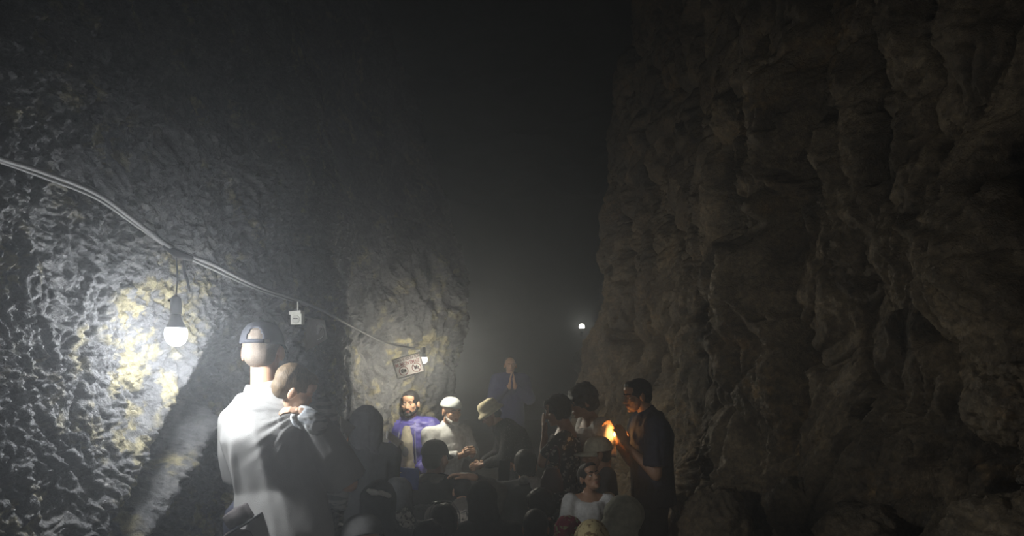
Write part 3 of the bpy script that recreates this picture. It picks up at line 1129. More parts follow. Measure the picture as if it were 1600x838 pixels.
def body_prims(J, bulk=1.0):
    g = Geo()
    rg = torso_rings(J, 0.0, bulk)
    d = J['pelvis'] - J['waist']
    x, y = rg[0][1], rg[0][2]
    g.add(loft([(J['pelvis'] + d / np.linalg.norm(d) * .07, x, y, .13 * bulk, .10 * bulk)] + rg))
    hb = J['head'] - J['neck']
    g.add(chain([J['neck'] - hb * .25, J['head'] - hb * .25], [.060, .054]))
    for s in 'LR':
        g.add(chain([J['sh' + s], J['el' + s], J['wr' + s]], [.056 * bulk, .042 * bulk, .027]))
        g.add(chain([J['neck'] - v3(0, 0, .02), J['sh' + s]], [.055, .052]))
        g.add(chain([J['hi' + s], J['kn' + s], J['an' + s]], [.082 * bulk, .055 * bulk, .038]))
        g.add(chain([J['an' + s] + v3(0, 0, -.03), J['to' + s]], [.036, .028]))
    return g


def folds(amp, fx=9.0, fz=2.6, seed=0, fine=0.35):
    def f(V):
        n = fbm(V * np.array([fx, fx, fz]) + seed * 3.1, 3, seed=500 + seed)
        m = fbm(V * np.array([fx * 2.4, fx * 2.4, fz * 3]) + seed, 2, seed=520 + seed, ridged=True)
        return amp * (n * 1.6 + fine * m)
    return f


def rot_head(hd):
    yaw, pitch, roll = hd
    return Matrix.Rotation(yaw, 4, 'Z') @ Matrix.Rotation(pitch, 4, 'X') @ Matrix.Rotation(roll, 4, 'Y')


def person(label, loc, yaw, J, scale=1.0, head=(0, 0, 0), head_scale=1.0, skin_mat=None, voxel=0.016, head_voxel=0.009,
           hands=None, hand_kind='relaxed', bulk=1.0, face=False, hand_voxel=0.006, group=None, lips=(0.30, 0.11, 0.09)):
    """the whole body as the top-level mesh; clothing and hair are added as its children"""
    g = remesh(body_prims(J, bulk), voxel, 3)
    HM = Matrix.Translation(J['head']) @ rot_head(head) @ Matrix.Scale(head_scale, 4)
    g.add(head_geo(head_voxel).moved(HM))
    hands = hands or {}
    for s in 'LR':
        d = J['wr' + s] - J['el' + s]
        spec = hands.get(s, (hand_kind, None, None))
        if spec is None:
            continue
        kind, fd, pn = spec
        y = np.array(fd if fd is not None else d, float)
        y /= np.linalg.norm(y)
        pnv = np.array(pn if pn is not None else ((-1 if s == 'R' else 1), 0, -0.3), float)
        z = -(pnv - y * pnv.dot(y))
        z /= np.linalg.norm(z)
        x = np.cross(y, z)
        M = Matrix(((x[0], y[0], z[0], J['wr' + s][0]), (x[1], y[1], z[1], J['wr' + s][1]), (x[2], y[2], z[2], J['wr' + s][2]), (0, 0, 0, 1)))
        g.add(hand_geo(kind, 1 if s == 'R' else -1, hand_voxel).moved(M @ Matrix.Scale(head_scale, 4)))
    o = put('person', g, skin_mat)
    o.location = loc
    o.rotation_euler = (0, 0, yaw)
    o.scale = (scale,) * 3
    tag(o, label, 'person', group)
    if face:
        ew = plain('eye_white', (0.75, 0.72, 0.68), 0.25)
        ir = plain('iris_dark', (0.03, 0.02, 0.015), 0.2)
        for s in (-1, 1):
            e = put('eye', sphere((s * .030, .0735, .001), (.0135, .0105, .0085)).moved(HM), ew, o)
            put('iris', sphere((s * .030, .0805, .001), (.0062, .0045, .0062)).moved(HM), ir, e)
            put('eyelid', sphere((s * .030, .0735, .0065), (.0155, .0125, .0055)).moved(HM), skin_mat, o)
        put('lips', Geo().add(sphere((0, .0900, -.0585), (.0215, .0105, .0052))).add(sphere((0, .0880, -.0675), (.0185, .0100, .0052))).moved(HM),
            plain('lips_%02d' % int(lips[0] * 100), lips, 0.5), o)
    o_HM = HM
    return o, o_HM


def brows(o, HM, mat):
    for s in (-1, 1):
        put('eyebrow', chain([(s * .012, .0905, .0245), (s * .030, .0905, .029), (s * .049, .078, .0245)], [.0042, .0048, .003]).moved(HM), mat, o)


def torso_wear(o, name, J, mat, sleeve='long', inf=0.022, hem=0.10, bulk=1.0, voxel=0.014, amp=0.012, seed=0, fx=9, fz=2.6,
               collar=True, cuff=0.012, label=None, smooth=4, extra=None, fine=0.35):
    g = Geo()
    g.add(loft(torso_rings(J, inf, bulk, hem, top=collar)))
    for s in 'LR':
        if collar:
            g.add(chain([J['neck'] - v3(0, 0, .03), J['sh' + s]], [.052 + inf, .055 * bulk + inf]))
        else:
            g.add(chain([J['neck'] * .45 + J['sh' + s] * .55 - v3(0, 0, .045), J['sh' + s]], [.035 + inf, .055 * bulk + inf]))
        el, wr, sh = J['el' + s], J['wr' + s], J['sh' + s]
        if sleeve == 'long':
            end = el + (wr - el) * .90
            g.add(chain([sh, el, end], [.056 * bulk + inf, .043 * bulk + inf, .030 + cuff], flat_end=True))
        elif sleeve == 'short':
            end = sh + (el - sh) * .82
            g.add(chain([sh, end], [.056 * bulk + inf, .056 * bulk + inf * 1.15], flat_end=True))
        elif sleeve == 'elbow':
            end = el + (wr - el) * .12
            g.add(chain([sh, el, end], [.056 * bulk + inf, .048 * bulk + inf * 1.1, .05 * bulk + inf * 1.2], flat_end=True))
    if collar:
        hb = J['head'] - J['neck']
        u = hb / np.linalg.norm(hb)
        x, y, _ = frame(u, J['shR'] - J['shL'])
        g.add(loft([(J['neck'] - u * .05, x, y, .088, .082), (J['neck'] + u * .03, x, y, .074, .070), (J['neck'] + u * .05, x, y, .069, .065)]))
    if extra is not None:
        g.add(extra)
    r = remesh(g, voxel, smooth)
    r = displaced(r, folds(amp, fx, fz, seed, fine))
    return put(name, r, mat, o, label=label)


def leg_wear(o, J, mat, inf=0.022, bulk=1.0, voxel=0.018, amp=0.010, seed=0, to=0.94, name='trousers'):
    g = Geo()
    rg = torso_rings(J, inf * .7, bulk, 0.06, top=False)[:3]
    g.add(loft(rg))
    for s in 'LR':
        hi, kn, an = J['hi' + s], J['kn' + s], J['an' + s]
        g.add(chain([hi, kn, kn + (an - kn) * to], [.082 * bulk + inf, .056 * bulk + inf, .040 + inf], flat_end=True))
    r = displaced(remesh(g, voxel, 4), folds(amp, 8, 4, seed + 30))
    return put(name, r, mat, o)


def shoes(o, J, mat):
    for s in 'LR':
        a, t = J['an' + s], J['to' + s]
        d = (t - a) * v3(1, 1, 0)
        d = d / np.linalg.norm(d)
        base = v3(a[0], a[1], max(0.045, min(a[2], t[2]) + .005))
        g = chain([base - d * .045, base + d * .06, v3(*(base + d * .16)) * v3(1, 1, 1) - v3(0, 0, .008)], [.045, .046, .036])
        g.add(chain([base, base + v3(0, 0, .055)], [.046, .044]))
        put('shoe', remesh(g, 0.012, 2), mat, o)


def skirt_wear(o, J, mat, seed=0, low=0.12, flare=0.20, amp=0.02, name='skirt'):
    x, y, _ = frame((0, 0, 1), J['shR'] - J['shL'])
    mid = (J['knR'] + J['knL']) / 2
    bot = (J['anR'] + J['anL']) / 2
    rg = [(v3(bot[0], bot[1], low), x, y, flare + .03, flare), (mid, x, y, flare + .01, flare - .02), (J['pelvis'], x, y, .185, .145), (J['waist'], x, y, .160, .125)]
    r = displaced(remesh(loft(rg, 28), 0.016, 4), folds(amp, 11, 1.0, seed))
    return put(name, r, mat, o)


def hair_cap(o, HM, mat, style='short', voxel=0.007, seed=0, amp=None, grow=0.0):
    g = Geo()
    if style in ('short', 'curly', 'bob', 'fade'):
        k = {'short': .010, 'curly': .030, 'bob': .018, 'fade': .004}[style] + grow
        g.add(sphere((0, -.022, .040), (.074 + k, .093 + k, .084 + k)))
        g.add(sphere((0, -.050, -.010), (.066 + k, .055 + k, .060 + k * .6)))
        if style != 'fade':
            g.add(sphere((0, .045, .085), (.052 + k * .5, .040 + k * .4, .030 + k * .6)))
        if style == 'curly':
            for i in range(26):
                a, b_ = rng.uniform(0, 2 * math.pi), rng.uniform(-.2, 1.2)
                g.add(sphere((math.cos(a) * math.cos(b_) * .095, -.02 + math.sin(a) * math.cos(b_) * .10, .045 + math.sin(b_) * .10), rng.uniform(.020, .030)))
        if style == 'bob':
            g.add(sphere((0, -.045, -.035), (.082, .060, .060)))
            for s in (-1, 1):
                g.add(sphere((s * .075, .0, -.02), (.020, .040, .060)))
            g.add(sphere((0, .070, .060), (.055, .028, .03)))
    if style == 'long':
        g.add(sphere((0, -.022, .040), (.092, .108, .098)))
        g.add(loft([((0, -.05, -.30), v3(1, 0, 0), v3(0, 1, 0), .10, .045), ((0, -.055, -.16), v3(1, 0, 0), v3(0, 1, 0), .105, .055), ((0, -.045, .0), v3(1, 0, 0), v3(0, 1, 0), .095, .075), ((0, -.03, .05), v3(1, 0, 0), v3(0, 1, 0), .08, .08)]))
    r = remesh(g, voxel, 3)
    a = amp if amp is not None else {'curly': .010, 'bob': .007, 'long': .008, 'fade': .001}.get(style, .003)
    r = displaced(r, lambda V: a * 1.8 * fbm(V * np.array([34, 34, 22]) + seed, 3, seed=600 + seed))
    return put('hair', r.moved(HM), mat, o)


def beard_wear(o, HM, mat, full=True):
    g = Geo()
    g.add(sphere((0, .040, -.078), (.050, .047, .034)))
    g.add(sphere((0, .078, -.098), (.028, .020, .020)))
    for s in (-1, 1):
        g.add(chain([(s * .066, .006, -.03), (s * .058, .030, -.062), (s * .034, .070, -.086)], [.009, .012, .016]))
        if full:
            g.add(chain([(s * .004, .098, -.047), (s * .024, .088, -.056), (s * .032, .078, -.075)], [.006, .0065, .010]))
    r = displaced(remesh(g, .0045, 2), lambda V: .003 * fbm(V * 70, 2, seed=640))
    return put('beard', r.moved(HM), mat, o)


def skull_cap(o, HM, mat, name='skullcap', low=.045, k=.016, tall=0.0):
    P = []
    n, m = 36, 12
    for i in range(m + 1):
        a = (math.pi / 2) * i / m
        ring = []
        for j in range(n + 1):
            t = 2 * math.pi * j / n
            r = math.cos(a) ** 0.85 if a < math.pi / 2 - 1e-6 else 0.0
            ring.append((math.cos(t) * r * (.074 + k), -.009 + math.sin(t) * r * (.097 + k), low + math.sin(a) * (.117 - low + k + tall)))
        P.append(ring)
    P = np.array(P)
    Pin = P * 1.0
    Pin[..., 0] *= .96
    Pin[..., 1] = (Pin[..., 1] + .017) * .96 - .017
    Pin[..., 2] -= .004
    g = grid_geo(np.concatenate([Pin[::-1], P], 0)[:, ::-1])
    return put(name, g.moved(HM), mat, o)


def scarf_wear(o, J, HM, mat, seed=0, drape=0.0, low=-.30, name='headscarf', amp=.012, k=0.0, spread=.13):
    A = np.array(HM)
    g = Geo()
    x, y = v3(1, 0, 0), v3(0, 1, 0)
    g.add(sphere((0, -.022, .038), (.090 + k, .106 + k, .098 + k)))
    g.add(loft([((0, -.045, low), x, y, spread + .02, .085), ((0, -.045, -.17), x, y, spread - .01, .085),
                ((0, -.030, -.08), x, y, .088 + k, .088 + k), ((0, -.02, .04), x, y, .086 + k, .095 + k)]))
    r = remesh(g, .011, 4)
    r = displaced(r, folds(amp, 13, 5, seed))
    return put(name, r.moved(HM), mat, o)


def hood_wear(o, HM, mat, seed=0, k=.02, name='hood'):
    g = Geo()
    g.add(sphere((0, -.03, .035), (.090 + k, .110 + k, .100 + k)))
    g.add(sphere((0, -.06, -.07), (.095 + k, .085 + k, .09)))
    r = displaced(remesh(g, .010, 3), folds(.010, 12, 6, seed))
    return put(name, r.moved(HM), mat, o)


def ball_cap(o, HM, mat, brim_dir=0.0, tall=0.0, opening=False, strap_mat=None, k=.014):
    """crown built as a dome; brim_dir turns the brim round the head"""
    n, m = 64, 22
    low = .030
    P = np.zeros((m + 1, n + 1, 3))
    for i in range(m + 1):
        a = (math.pi / 2) * i / m
        for j in range(n + 1):
            t = 2 * math.pi * j / n
            r = math.cos(a) ** 0.72 if i < m else 0.0
            seam = 1 - .010 * abs(math.cos(3 * t)) ** 30
            P[i, j] = (math.cos(t) * r * (.076 + k) * seam, -.012 + math.sin(t) * r * (.096 + k) * seam, low + math.sin(a) * (.120 - low + k + tall))
    idx = np.arange((m + 1) * (n + 1)).reshape(m + 1, n + 1)
    faces = []
    for i in range(m):
        for j in range(n):
            t = 2 * math.pi * (j + .5) / n
            if opening:
                dx = (t - 1.5 * math.pi) / .40
                dz = (i - 1.0) / 9.0
                if abs(dx) < 1 and i >= 2 and dz < math.sqrt(max(0, 1 - dx * dx)):
                    continue
            faces.append((idx[i, j], idx[i + 1, j], idx[i + 1, j + 1], idx[i, j + 1])[::-1])
    g = Geo.faces(P.reshape(-1, 3), faces)
    ob = put('cap', g.moved(HM), mat, o)
    md = ob.modifiers.new('thickness', 'SOLIDIFY')
    md.thickness = .004
    md.offset = -1
    put('cap_button', sphere((0, -.012, .121 + k + tall), (.008, .008, .005)).moved(HM), mat, ob)
    # brim
    R = Matrix.Rotation(brim_dir, 4, 'Z')
    Q = np.zeros((10, 17, 3))
    for i in range(10):
        for j in range(17):
            t = math.radians(15 + 150 * j / 16)
            w = i / 9
            L = .075 * math.sin((t - math.radians(15)) / math.radians(150) * math.pi) ** .6
            Q[i, j] = (math.cos(t) * (.076 + k) * (1 + .12 * w), -.012 + math.sin(t) * (.096 + k) + L * w, low + .004 - .016 * w - .020 * (math.cos(t) * w) ** 2)
    b = put('brim', grid_geo(Q).moved(HM @ R), mat, ob)
    md = b.modifiers.new('thickness', 'SOLIDIFY')
    md.thickness = .005
    return ob


def bucket_hat(o, HM, mat, seed=0):
    prof = [(.135, .010), (.128, .030), (.104, .052), (.098, .062), (.096, .10), (.086, .135), (.055, .150), (.004, .153)]
    n = 40
    P = np.array([[(math.cos(t) * r, -.012 + math.sin(t) * r * 1.12, z) for t in np.linspace(0, 2 * math.pi, n + 1)] for r, z in prof])
    g = grid_geo(P[:, ::-1])
    g = displaced(g, lambda V: .006 * fbm(V * 22, 2, seed=660 + seed))
    ob = put('hat', g.moved(HM), mat, o)
    md = ob.modifiers.new('thickness', 'SOLIDIFY')
    md.thickness = .005
    return ob


# palette -----------------------------------------------------------
skin_light = skin('skin_light', (0.62, 0.40, 0.27))
skin_mid = skin('skin_mid', (0.50, 0.30, 0.19))
skin_tan = skin('skin_tan', (0.38, 0.22, 0.135))
hair_black = hair_mat('hair_black', (0.018, 0.016, 0.016), (0.008, 0.007, 0.007))
hair_brown = hair_mat('hair_brown', (0.20, 0.145, 0.085), (0.10, 0.07, 0.042))
hair_grey = hair_mat('hair_grizzled', (0.20, 0.165, 0.13), (0.07, 0.055, 0.045), (420, 420, 420))
black_cloth = cloth('black_cloth', (0.038, 0.038, 0.041))
char_cloth = cloth('charcoal_cloth', (0.065, 0.065, 0.070))
grey_knit = cloth('light_grey_knit', (0.35, 0.345, 0.335), (0.30, 0.297, 0.29), 0.9, 8, 0.5)
navy_cloth = cloth('navy_cloth', (0.040, 0.045, 0.16))
purple_quilt = cloth('indigo_quilted_jacket', (0.085, 0.070, 0.33), (0.055, 0.045, 0.22), 0.45, 20, 0.3, 0.45)
beige_cloth = cloth('beige_cloth', (0.50, 0.45, 0.30))
cream_cloth = cloth('cream_cloth', (0.62, 0.58, 0.44))
white_cloth = cloth('white_cloth', (0.70, 0.70, 0.68))
sage_cloth = cloth('pale_sage_cloth', (0.42, 0.43, 0.35))
polo_cloth = cloth('navy_polo', (0.045, 0.048, 0.075))
floral = patterned('black_floral', (0.015, 0.015, 0.018), (0.42, 0.41, 0.38), 26, (0.30, 0.36), kind='voronoi')
speckle = patterned('black_speckled', (0.012, 0.012, 0.014), (0.16, 0.15, 0.14), 95, (0.60, 0.66))
lace = patterned('grey_lace', (0.16, 0.16, 0.15), (0.66, 0.65, 0.60), 48, (0.46, 0.54))
camo = patterned('mottled_scarf', (0.12, 0.115, 0.11), (0.60, 0.56, 0.50), 38, (0.44, 0.56))
stripes_grey = patterned('grey_striped', (0.52, 0.53, 0.53), (0.36, 0.38, 0.40), 9, (0.47, 0.53), stretch=(1, 1, 6))
pink_print = patterned('pink_print', (0.48, 0.055, 0.12), (0.66, 0.62, 0.40), 34, (0.55, 0.60))
gold_print = patterned('gold_embroidered', (0.50, 0.42, 0.22), (0.16, 0.10, 0.04), 40, (0.52, 0.60))
denim = cloth('dark_denim', (0.05, 0.055, 0.08))
shoe_black = plain('shoe_black', (0.015, 0.015, 0.015), 0.35)
paper_white = plain('paper_white', (0.82, 0.82, 0.80), 0.8)


def root_at(px, Y):
    return Vector(((px - 800.0) / F_PX * Y, Y, 0))


# ---- man in the light grey shirt -----------------------------------
Yg = 3.22
J = J_with(STAND(), head=(-.060, .045, 1.640), neck=(-.030, .0, 1.465), chest=(-.01, -.01, 1.30), waist=(.03, .01, 1.08), pelvis=(.055, .0, .93),
           shL=(-.165, .0, 1.345), shR=(.175, .0, 1.345), elL=(-.200, .085, 1.10), wrL=(-.10, .30, 1.03),
           elR=(.315, .06, 1.09), wrR=(.15, .33, 1.10))
man, HM = person('tall man seen from behind in a light grey shirt and backward-fitted dark cap', root_at(424, Yg), -0.16, J,
                 1.0, (0.16, -.05, 0), 1.0, skin_light, .012, .005, hand_voxel=.006, bulk=1.02)


def man_folds(V):
    n = fbm(V * np.array([6, 5, 1.6]) + 3.3, 3, seed=701)
    d = (V[:, 0] - .10) * .8 + (V[:, 2] - 1.15) * .28
    pleat = np.exp(-((d + .02) / .020) ** 2) * sstep(1.40, 1.25, V[:, 2]) * sstep(.80, 1.0, V[:, 2])
    pleat2 = np.exp(-((V[:, 0] + .085 + (1.3 - V[:, 2]) * .10) / .022) ** 2) * sstep(1.33, 1.2, V[:, 2])
    pleat3 = np.exp(-((V[:, 0] - .015 - (1.3 - V[:, 2]) * .20) / .025) ** 2) * sstep(1.36, 1.2, V[:, 2])
    rad = fbm(np.stack([np.arctan2(V[:, 2] - 1.40, V[:, 0] - .17) * 3.2, V[:, 1] * 2, np.hypot(V[:, 0] - .17, V[:, 2] - 1.4) * 2], -1), 2, seed=705, ridged=True)
    near = np.exp(-(np.hypot(V[:, 0] - .17, V[:, 2] - 1.36) / .20) ** 2)
    return .014 * n + .016 * pleat + .013 * pleat2 + .012 * pleat3 + .011 * rad * near


g = Geo()
g.add(loft([(v3(.06, .0, .78), v3(1, 0, 0), v3(0, 1, 0), .205, .150)] + torso_rings(J, .034, 1.03, .06)))
for s in 'LR':
    g.add(chain([J['neck'] - v3(0, 0, .045), J['sh' + s]], [.078, .070]))
    end = J['el' + s] + (J['wr' + s] - J['el' + s]) * .06
    g.add(chain([J['sh' + s], J['el' + s] * .5 + J['sh' + s] * .5, end], [.070, .076, .076] if s == 'L' else [.074, .088, .086], flat_end=True))
shirt = put('shirt', displaced(remesh(g, .009, 6), man_folds), grey_knit, man)
u = (J['head'] - J['neck']) / np.linalg.norm(J['head'] - J['neck'])
# turned-down collar
prof = [(.080, -.038), (.090, -.030), (.093, -.018), (.086, .012), (.076, .034), (.071, .036), (.069, .028), (.072, .0)]
x, y, z = frame(u)
P = np.array([[J['neck'] + x * math.cos(t) * r * .98 + y * (math.sin(t) * r * .92) + z * (h + .010 * math.cos(2 * t)) for t in np.linspace(0, 2 * math.pi, 49)] for r, h in prof])
put('collar', grid_geo(P), grey_knit, shirt)
leg_wear(man, J, denim, .03, 1.05)
shoes(man, J, shoe_black)
hair_cap(man, HM, hair_grey, 'fade', .006)
capm = cloth('black_cap_cotton', (0.035, 0.037, 0.045), None, 0.8, 60)
cap = ball_cap(man, HM, capm, 0.0, -.004, True)
st = np.linspace(1.5 * math.pi - .44, 1.5 * math.pi + .44, 14)
P = np.array([[(math.cos(t) * .0915, -.012 + math.sin(t) * .1115, zz) for t in st] for zz in (.031, .046)])
sp = put('strap', grid_geo(P).moved(HM), capm, cap)
sp.modifiers.new('t', 'SOLIDIFY').thickness = .003
put('buckle', box((.050, -.107, .039), (.022, .006, .014), Matrix.Rotation(.45, 3, 'Z')).moved(HM), plain('steel', (0.6, 0.6, 0.6), .25, 1.0), cap, smooth=False)

# waist bag with hearts on the man's hip
bag = empty('waist_bag', at(366, 846, 3.02), 'brown waist bag printed with small hearts at the hip of the grey-shirted man', 'bag')
RB = Matrix.Rotation(-.55, 4, 'Y')
px_ = remesh(box((0, 0, 0), (.105, .05, .062)).add(sphere((0, 0, 0), (.058, .034, .036))), .007, 4).moved(Matrix.Translation((.005, .03, .092)) @ RB)
put('pocket', displaced(px_, folds(.003, 30, 30, 3)), cloth('grey_canvas', (0.11, 0.10, 0.10)), bag)
put('belt', loft([(Vector((.005, .03, .045)) + RB @ Vector((q, 0, 0)), v3(0, 1, 0), v3(.5, 0, .85), .032, .012) for q in (-.09, -.04, 0, .05, .10)], 16), black_cloth, bag)
bx = remesh(Geo().add(sphere((.0, .05, -.02), (.075, .050, .058))).add(sphere((.035, .05, -.06), (.07, .05, .07))), .008, 5)
put('pouch', displaced(bx, folds(.005, 16, 14, 3)), cloth('brown_pouch', (0.16, 0.115, 0.10)), bag)
hp = plain('heart_white', (0.7, 0.66, 0.62), .7)
for hx, hz in ((-.045, -.03), (.005, -.055), (-.01, -.01), (.04, -.04), (-.03, -.065)):
    put('heart', Geo().add(sphere((hx - .004, .004, hz + .003), .0055)).add(sphere((hx + .004, .004, hz + .003), .0055)).add(cone((hx, .004, hz + .001), (hx, .004, hz - .010), .0085, .001)), hp, bag)

# ---- baby on his shoulder ------------------------------------------
bo = np.array(root_at(500, 3.10))
def B(px, py, Y):
    return tuple(np.array(at(px, py, Y)) - bo)
J = J_with(STAND(), head=B(459, 609, 3.10), neck=B(481, 640, 3.16), chest=B(499, 668, 3.24), waist=B(512, 695, 3.34), pelvis=B(518, 720, 3.44),
           shL=B(474, 652, 3.05), shR=B(505, 640, 3.20), elL=B(494, 664, 2.99), wrL=B(470, 643, 2.99), elR=B(515, 655, 3.28), wrR=B(490, 670, 3.35),
           hiR=B(528, 728, 3.46), hiL=B(508, 730, 3.44), knR=B(530, 745, 3.56), knL=B(505, 750, 3.56), anR=B(530, 785, 3.56), anL=B(505, 790, 3.56),
           toR=B(533, 790, 3.60), toL=B(505, 796, 3.60))
gb = Geo()
def chain_b(keys, rad):
    return chain([J[k] for k in keys], rad)
gb.add(chain_b(['pelvis', 'waist', 'chest', 'neck'], [.062, .060, .058, .035])).add(chain_b(['neck', 'head'], [.030, .035]))
for s in 'LR':
    gb.add(chain_b(['sh' + s, 'el' + s, 'wr' + s], [.028, .024, .017])).add(chain_b(['hi' + s, 'kn' + s, 'an' + s], [.042, .034, .024])).add(chain_b(['an' + s, 'to' + s], [.022, .018]))
gb = remesh(gb, .008, 3)
HB = Matrix.Translation(J['head']) @ rot_head((-1.15, -.50, .25)) @ Matrix.Scale(.80, 4)
gb.add(head_geo(.005).moved(HB))
y = np.array((-.97, -.05, .12)); y /= np.linalg.norm(y)
z = np.array((.0, -.55, .83)); z -= y * z.dot(y); z /= np.linalg.norm(z)
x = np.cross(y, z)
wl = J['wrL']
MH = Matrix(((x[0], y[0], z[0], wl[0]), (x[1], y[1], z[1], wl[1]), (x[2], y[2], z[2], wl[2]), (0, 0, 0, 1))) @ Matrix.Scale(.52, 4)
gb.add(hand_geo('relaxed', -1, .004).moved(MH))
baby = put('person', gb, skin('skin_baby', (0.70, 0.47, 0.33)))
baby.location = bo
tag(baby, 'baby in grey striped sleepsuit hugging the shoulder of the man in the cap', 'person')
hair_cap(baby, HB, hair_brown, 'short', .006, 3, .0015, -.003)
gs = Geo()
gs.add(chain_b(['pelvis', 'waist', 'chest', 'neck'], [.082, .080, .078, .050]))
for s in 'LR':
    gs.add(chain([J['sh' + s], J['el' + s], J['el' + s] * .12 + J['wr' + s] * .88], [.046, .042, .031], flat_end=True))
    gs.add(chain_b(['hi' + s, 'kn' + s, 'an' + s, 'to' + s], [.056, .048, .038, .030]))
put('sleepsuit', displaced(remesh(gs, .008, 3), folds(.008, 16, 10, 8)), stripes_grey, baby)

# ---- seated man in the indigo jacket --------------------------------
J = J_with(SIT(.47), head=(0.0, .10, 1.25), elL=(-.26, .10, .80), elR=(.27, .10, .80), wrL=(-.10, .30, .64), wrR=(.09, .30, .64))
o, HM = person('bearded man in a shiny indigo quilted jacket seated below the tilted notice', root_at(645, 7.20), math.pi - .12, J, 1.0,
               (-.05, .02, .05), 1.0, skin_mid, .018, .0045, face=True, hands={'L': ('relaxed', (.5, .8, -.3), (0, 0, -1)), 'R': ('relaxed', (-.5, .8, -.3), (0, 0, -1))}, bulk=1.1)
hair_cap(o, HM, hair_black, 'short', .006, 1)
beard_wear(o, HM, hair_black)
brows(o, HM, hair_black)
torso_wear(o, 'sweater', J, cloth('taupe_sweater', (0.38, 0.34, 0.26)), 'none', .016, .06, 1.1, .014, .006, 5)
jk = torso_wear(o, 'jacket', J, purple_quilt, 'long', .040, .08, 1.12, .012, .012, 6, 10, 16, collar=True, cuff=.02)
# open front of the jacket: a strip of the sweater shows
fr = loft([(J['pelvis'] + v3(0, .155, -.02), v3(1, 0, 0), v3(0, 1, 0), .062, .062), (J['waist'] + v3(0, .155, 0), v3(1, 0, 0), v3(0, 1, 0), .064, .062),
           (J['chest'] + v3(0, .155, -.02), v3(1, 0, 0), v3(0, 1, 0), .062, .060), (J['neck'] + v3(0, .085, -.03), v3(1, 0, 0), v3(0, 1, 0), .050, .05)])
put('sweater_front', displaced(remesh(fr, .010, 3), folds(.006, 14, 8, 9)), MAT['taupe_sweater'], o)
put('sweater_print', sphere(J['chest'] + v3(0, .212, -.10), (.032, .012, .045)), black_cloth, o)
for s in (-1, 1):
    put('zip_edge', tube(smooth_path([J['pelvis'] + v3(s * .075, .175, -.03), J['waist'] + v3(s * .082, .172, 0), J['chest'] + v3(s * .078, .170, 0), J['neck'] + v3(s * .062, .085, 0)], 5), .006, 8), plain('zip_grey', (0.35, 0.35, 0.40), .4, .6), jk)
leg_wear(o, J, cloth('dark_trousers', (0.025, 0.025, 0.04)))
shoes(o, J, shoe_black)

# ---- old man with the white skullcap --------------------------------
J = J_with(SIT(.44), head=(.0, .13, 1.20), elL=(-.22, .15, .80), elR=(.22, .15, .80), wrL=(-.055, .36, .84), wrR=(.055, .36, .84))
o, HM = person('old man in a white skullcap with clasped hands beside the indigo jacket', root_at(692, 6.90), math.pi + .70, J, 1.0,
               (-.02, -.12, 0), .98, skin_mid, .018, .0045, face=True,
               hands={'L': ('grip', (.55, .72, .5), (1, 0, 0)), 'R': ('grip', (-.55, .72, .5), (-1, 0, 0))}, hand_voxel=.005)
skull_cap(o, HM, cloth('white_skullcap', (0.62, 0.64, 0.62), (0.50, 0.53, 0.52), .9, 90, .6), low=.048)
beard_wear(o, HM, hair_mat('beard_white', (0.55, 0.53, 0.50), (0.3, 0.28, 0.26)), False)
brows(o, HM, MAT['hair_grizzled'])
torso_wear(o, 'shirt', J, white_cloth, 'long', .022, .06, 1.0, .012, .010, 12, 10, 5)
leg_wear(o, J, black_cloth)
shoes(o, J, shoe_black)

# ---- standing man at prayer ------------------------------------------
J = J_with(STAND(), elL=(-.26, .10, 1.17), elR=(.26, .10, 1.17), wrL=(-.035, .24, 1.36), wrR=(.035, .24, 1.36), head=(0, .035, 1.635))
o, HM = person('bald man in navy standing at prayer with palms pressed before his mouth', root_at(797, 10.9), math.pi + .12, J, 1.0,
               (.0, -.02, 0), 1.0, skin_light, .018, .0045, face=True,
               hands={'L': ('flat', (.10, .12, 1), (1, 0, 0)), 'R': ('flat', (-.10, .12, 1), (-1, 0, 0))}, hand_voxel=.005)
brows(o, HM, MAT['hair_grizzled'])
hair_cap(o, HM @ Matrix.Translation((0, -.028, .0)), hair_mat('hair_cropped', (0.10, 0.085, 0.07), (0.06, 0.05, 0.04)), 'fade', .006, 2)
torso_wear(o, 'jacket', J, navy_cloth, 'long', .038, .14, 1.08, .013, .012, 16)
leg_wear(o, J, navy_cloth, .030)
shoes(o, J, shoe_black)

# ---- woman in the beige hat, bending in front of him ------------------
J = J_with(STAND(), head=(0, .30, 1.46), neck=(0, .20, 1.34), chest=(0, .08, 1.22), waist=(0, .0, 1.06), shL=(-.17, .12, 1.30), shR=(.17, .12, 1.30),
           elL=(-.22, .18, 1.02), elR=(.22, .18, 1.02), wrL=(-.10, .40, .95), wrR=(.10, .40, .95))
o, HM = person('stooping woman in a beige hat and black speckled dress before the praying man', root_at(812, 6.5), math.pi / 2 + .15, J, .82,
               (0, -.55, 0), 1.0, skin_tan, .018, .007)
bucket_hat(o, HM, beige_cloth, 2)
hair_cap(o, HM, hair_black, 'short', .009, 3)
torso_wear(o, 'blouse', J, speckle, 'long', .030, .10, 1.1, .015, .012, 20)
skirt_wear(o, J, speckle, 21, .10, .23)
shoes(o, J, shoe_black)

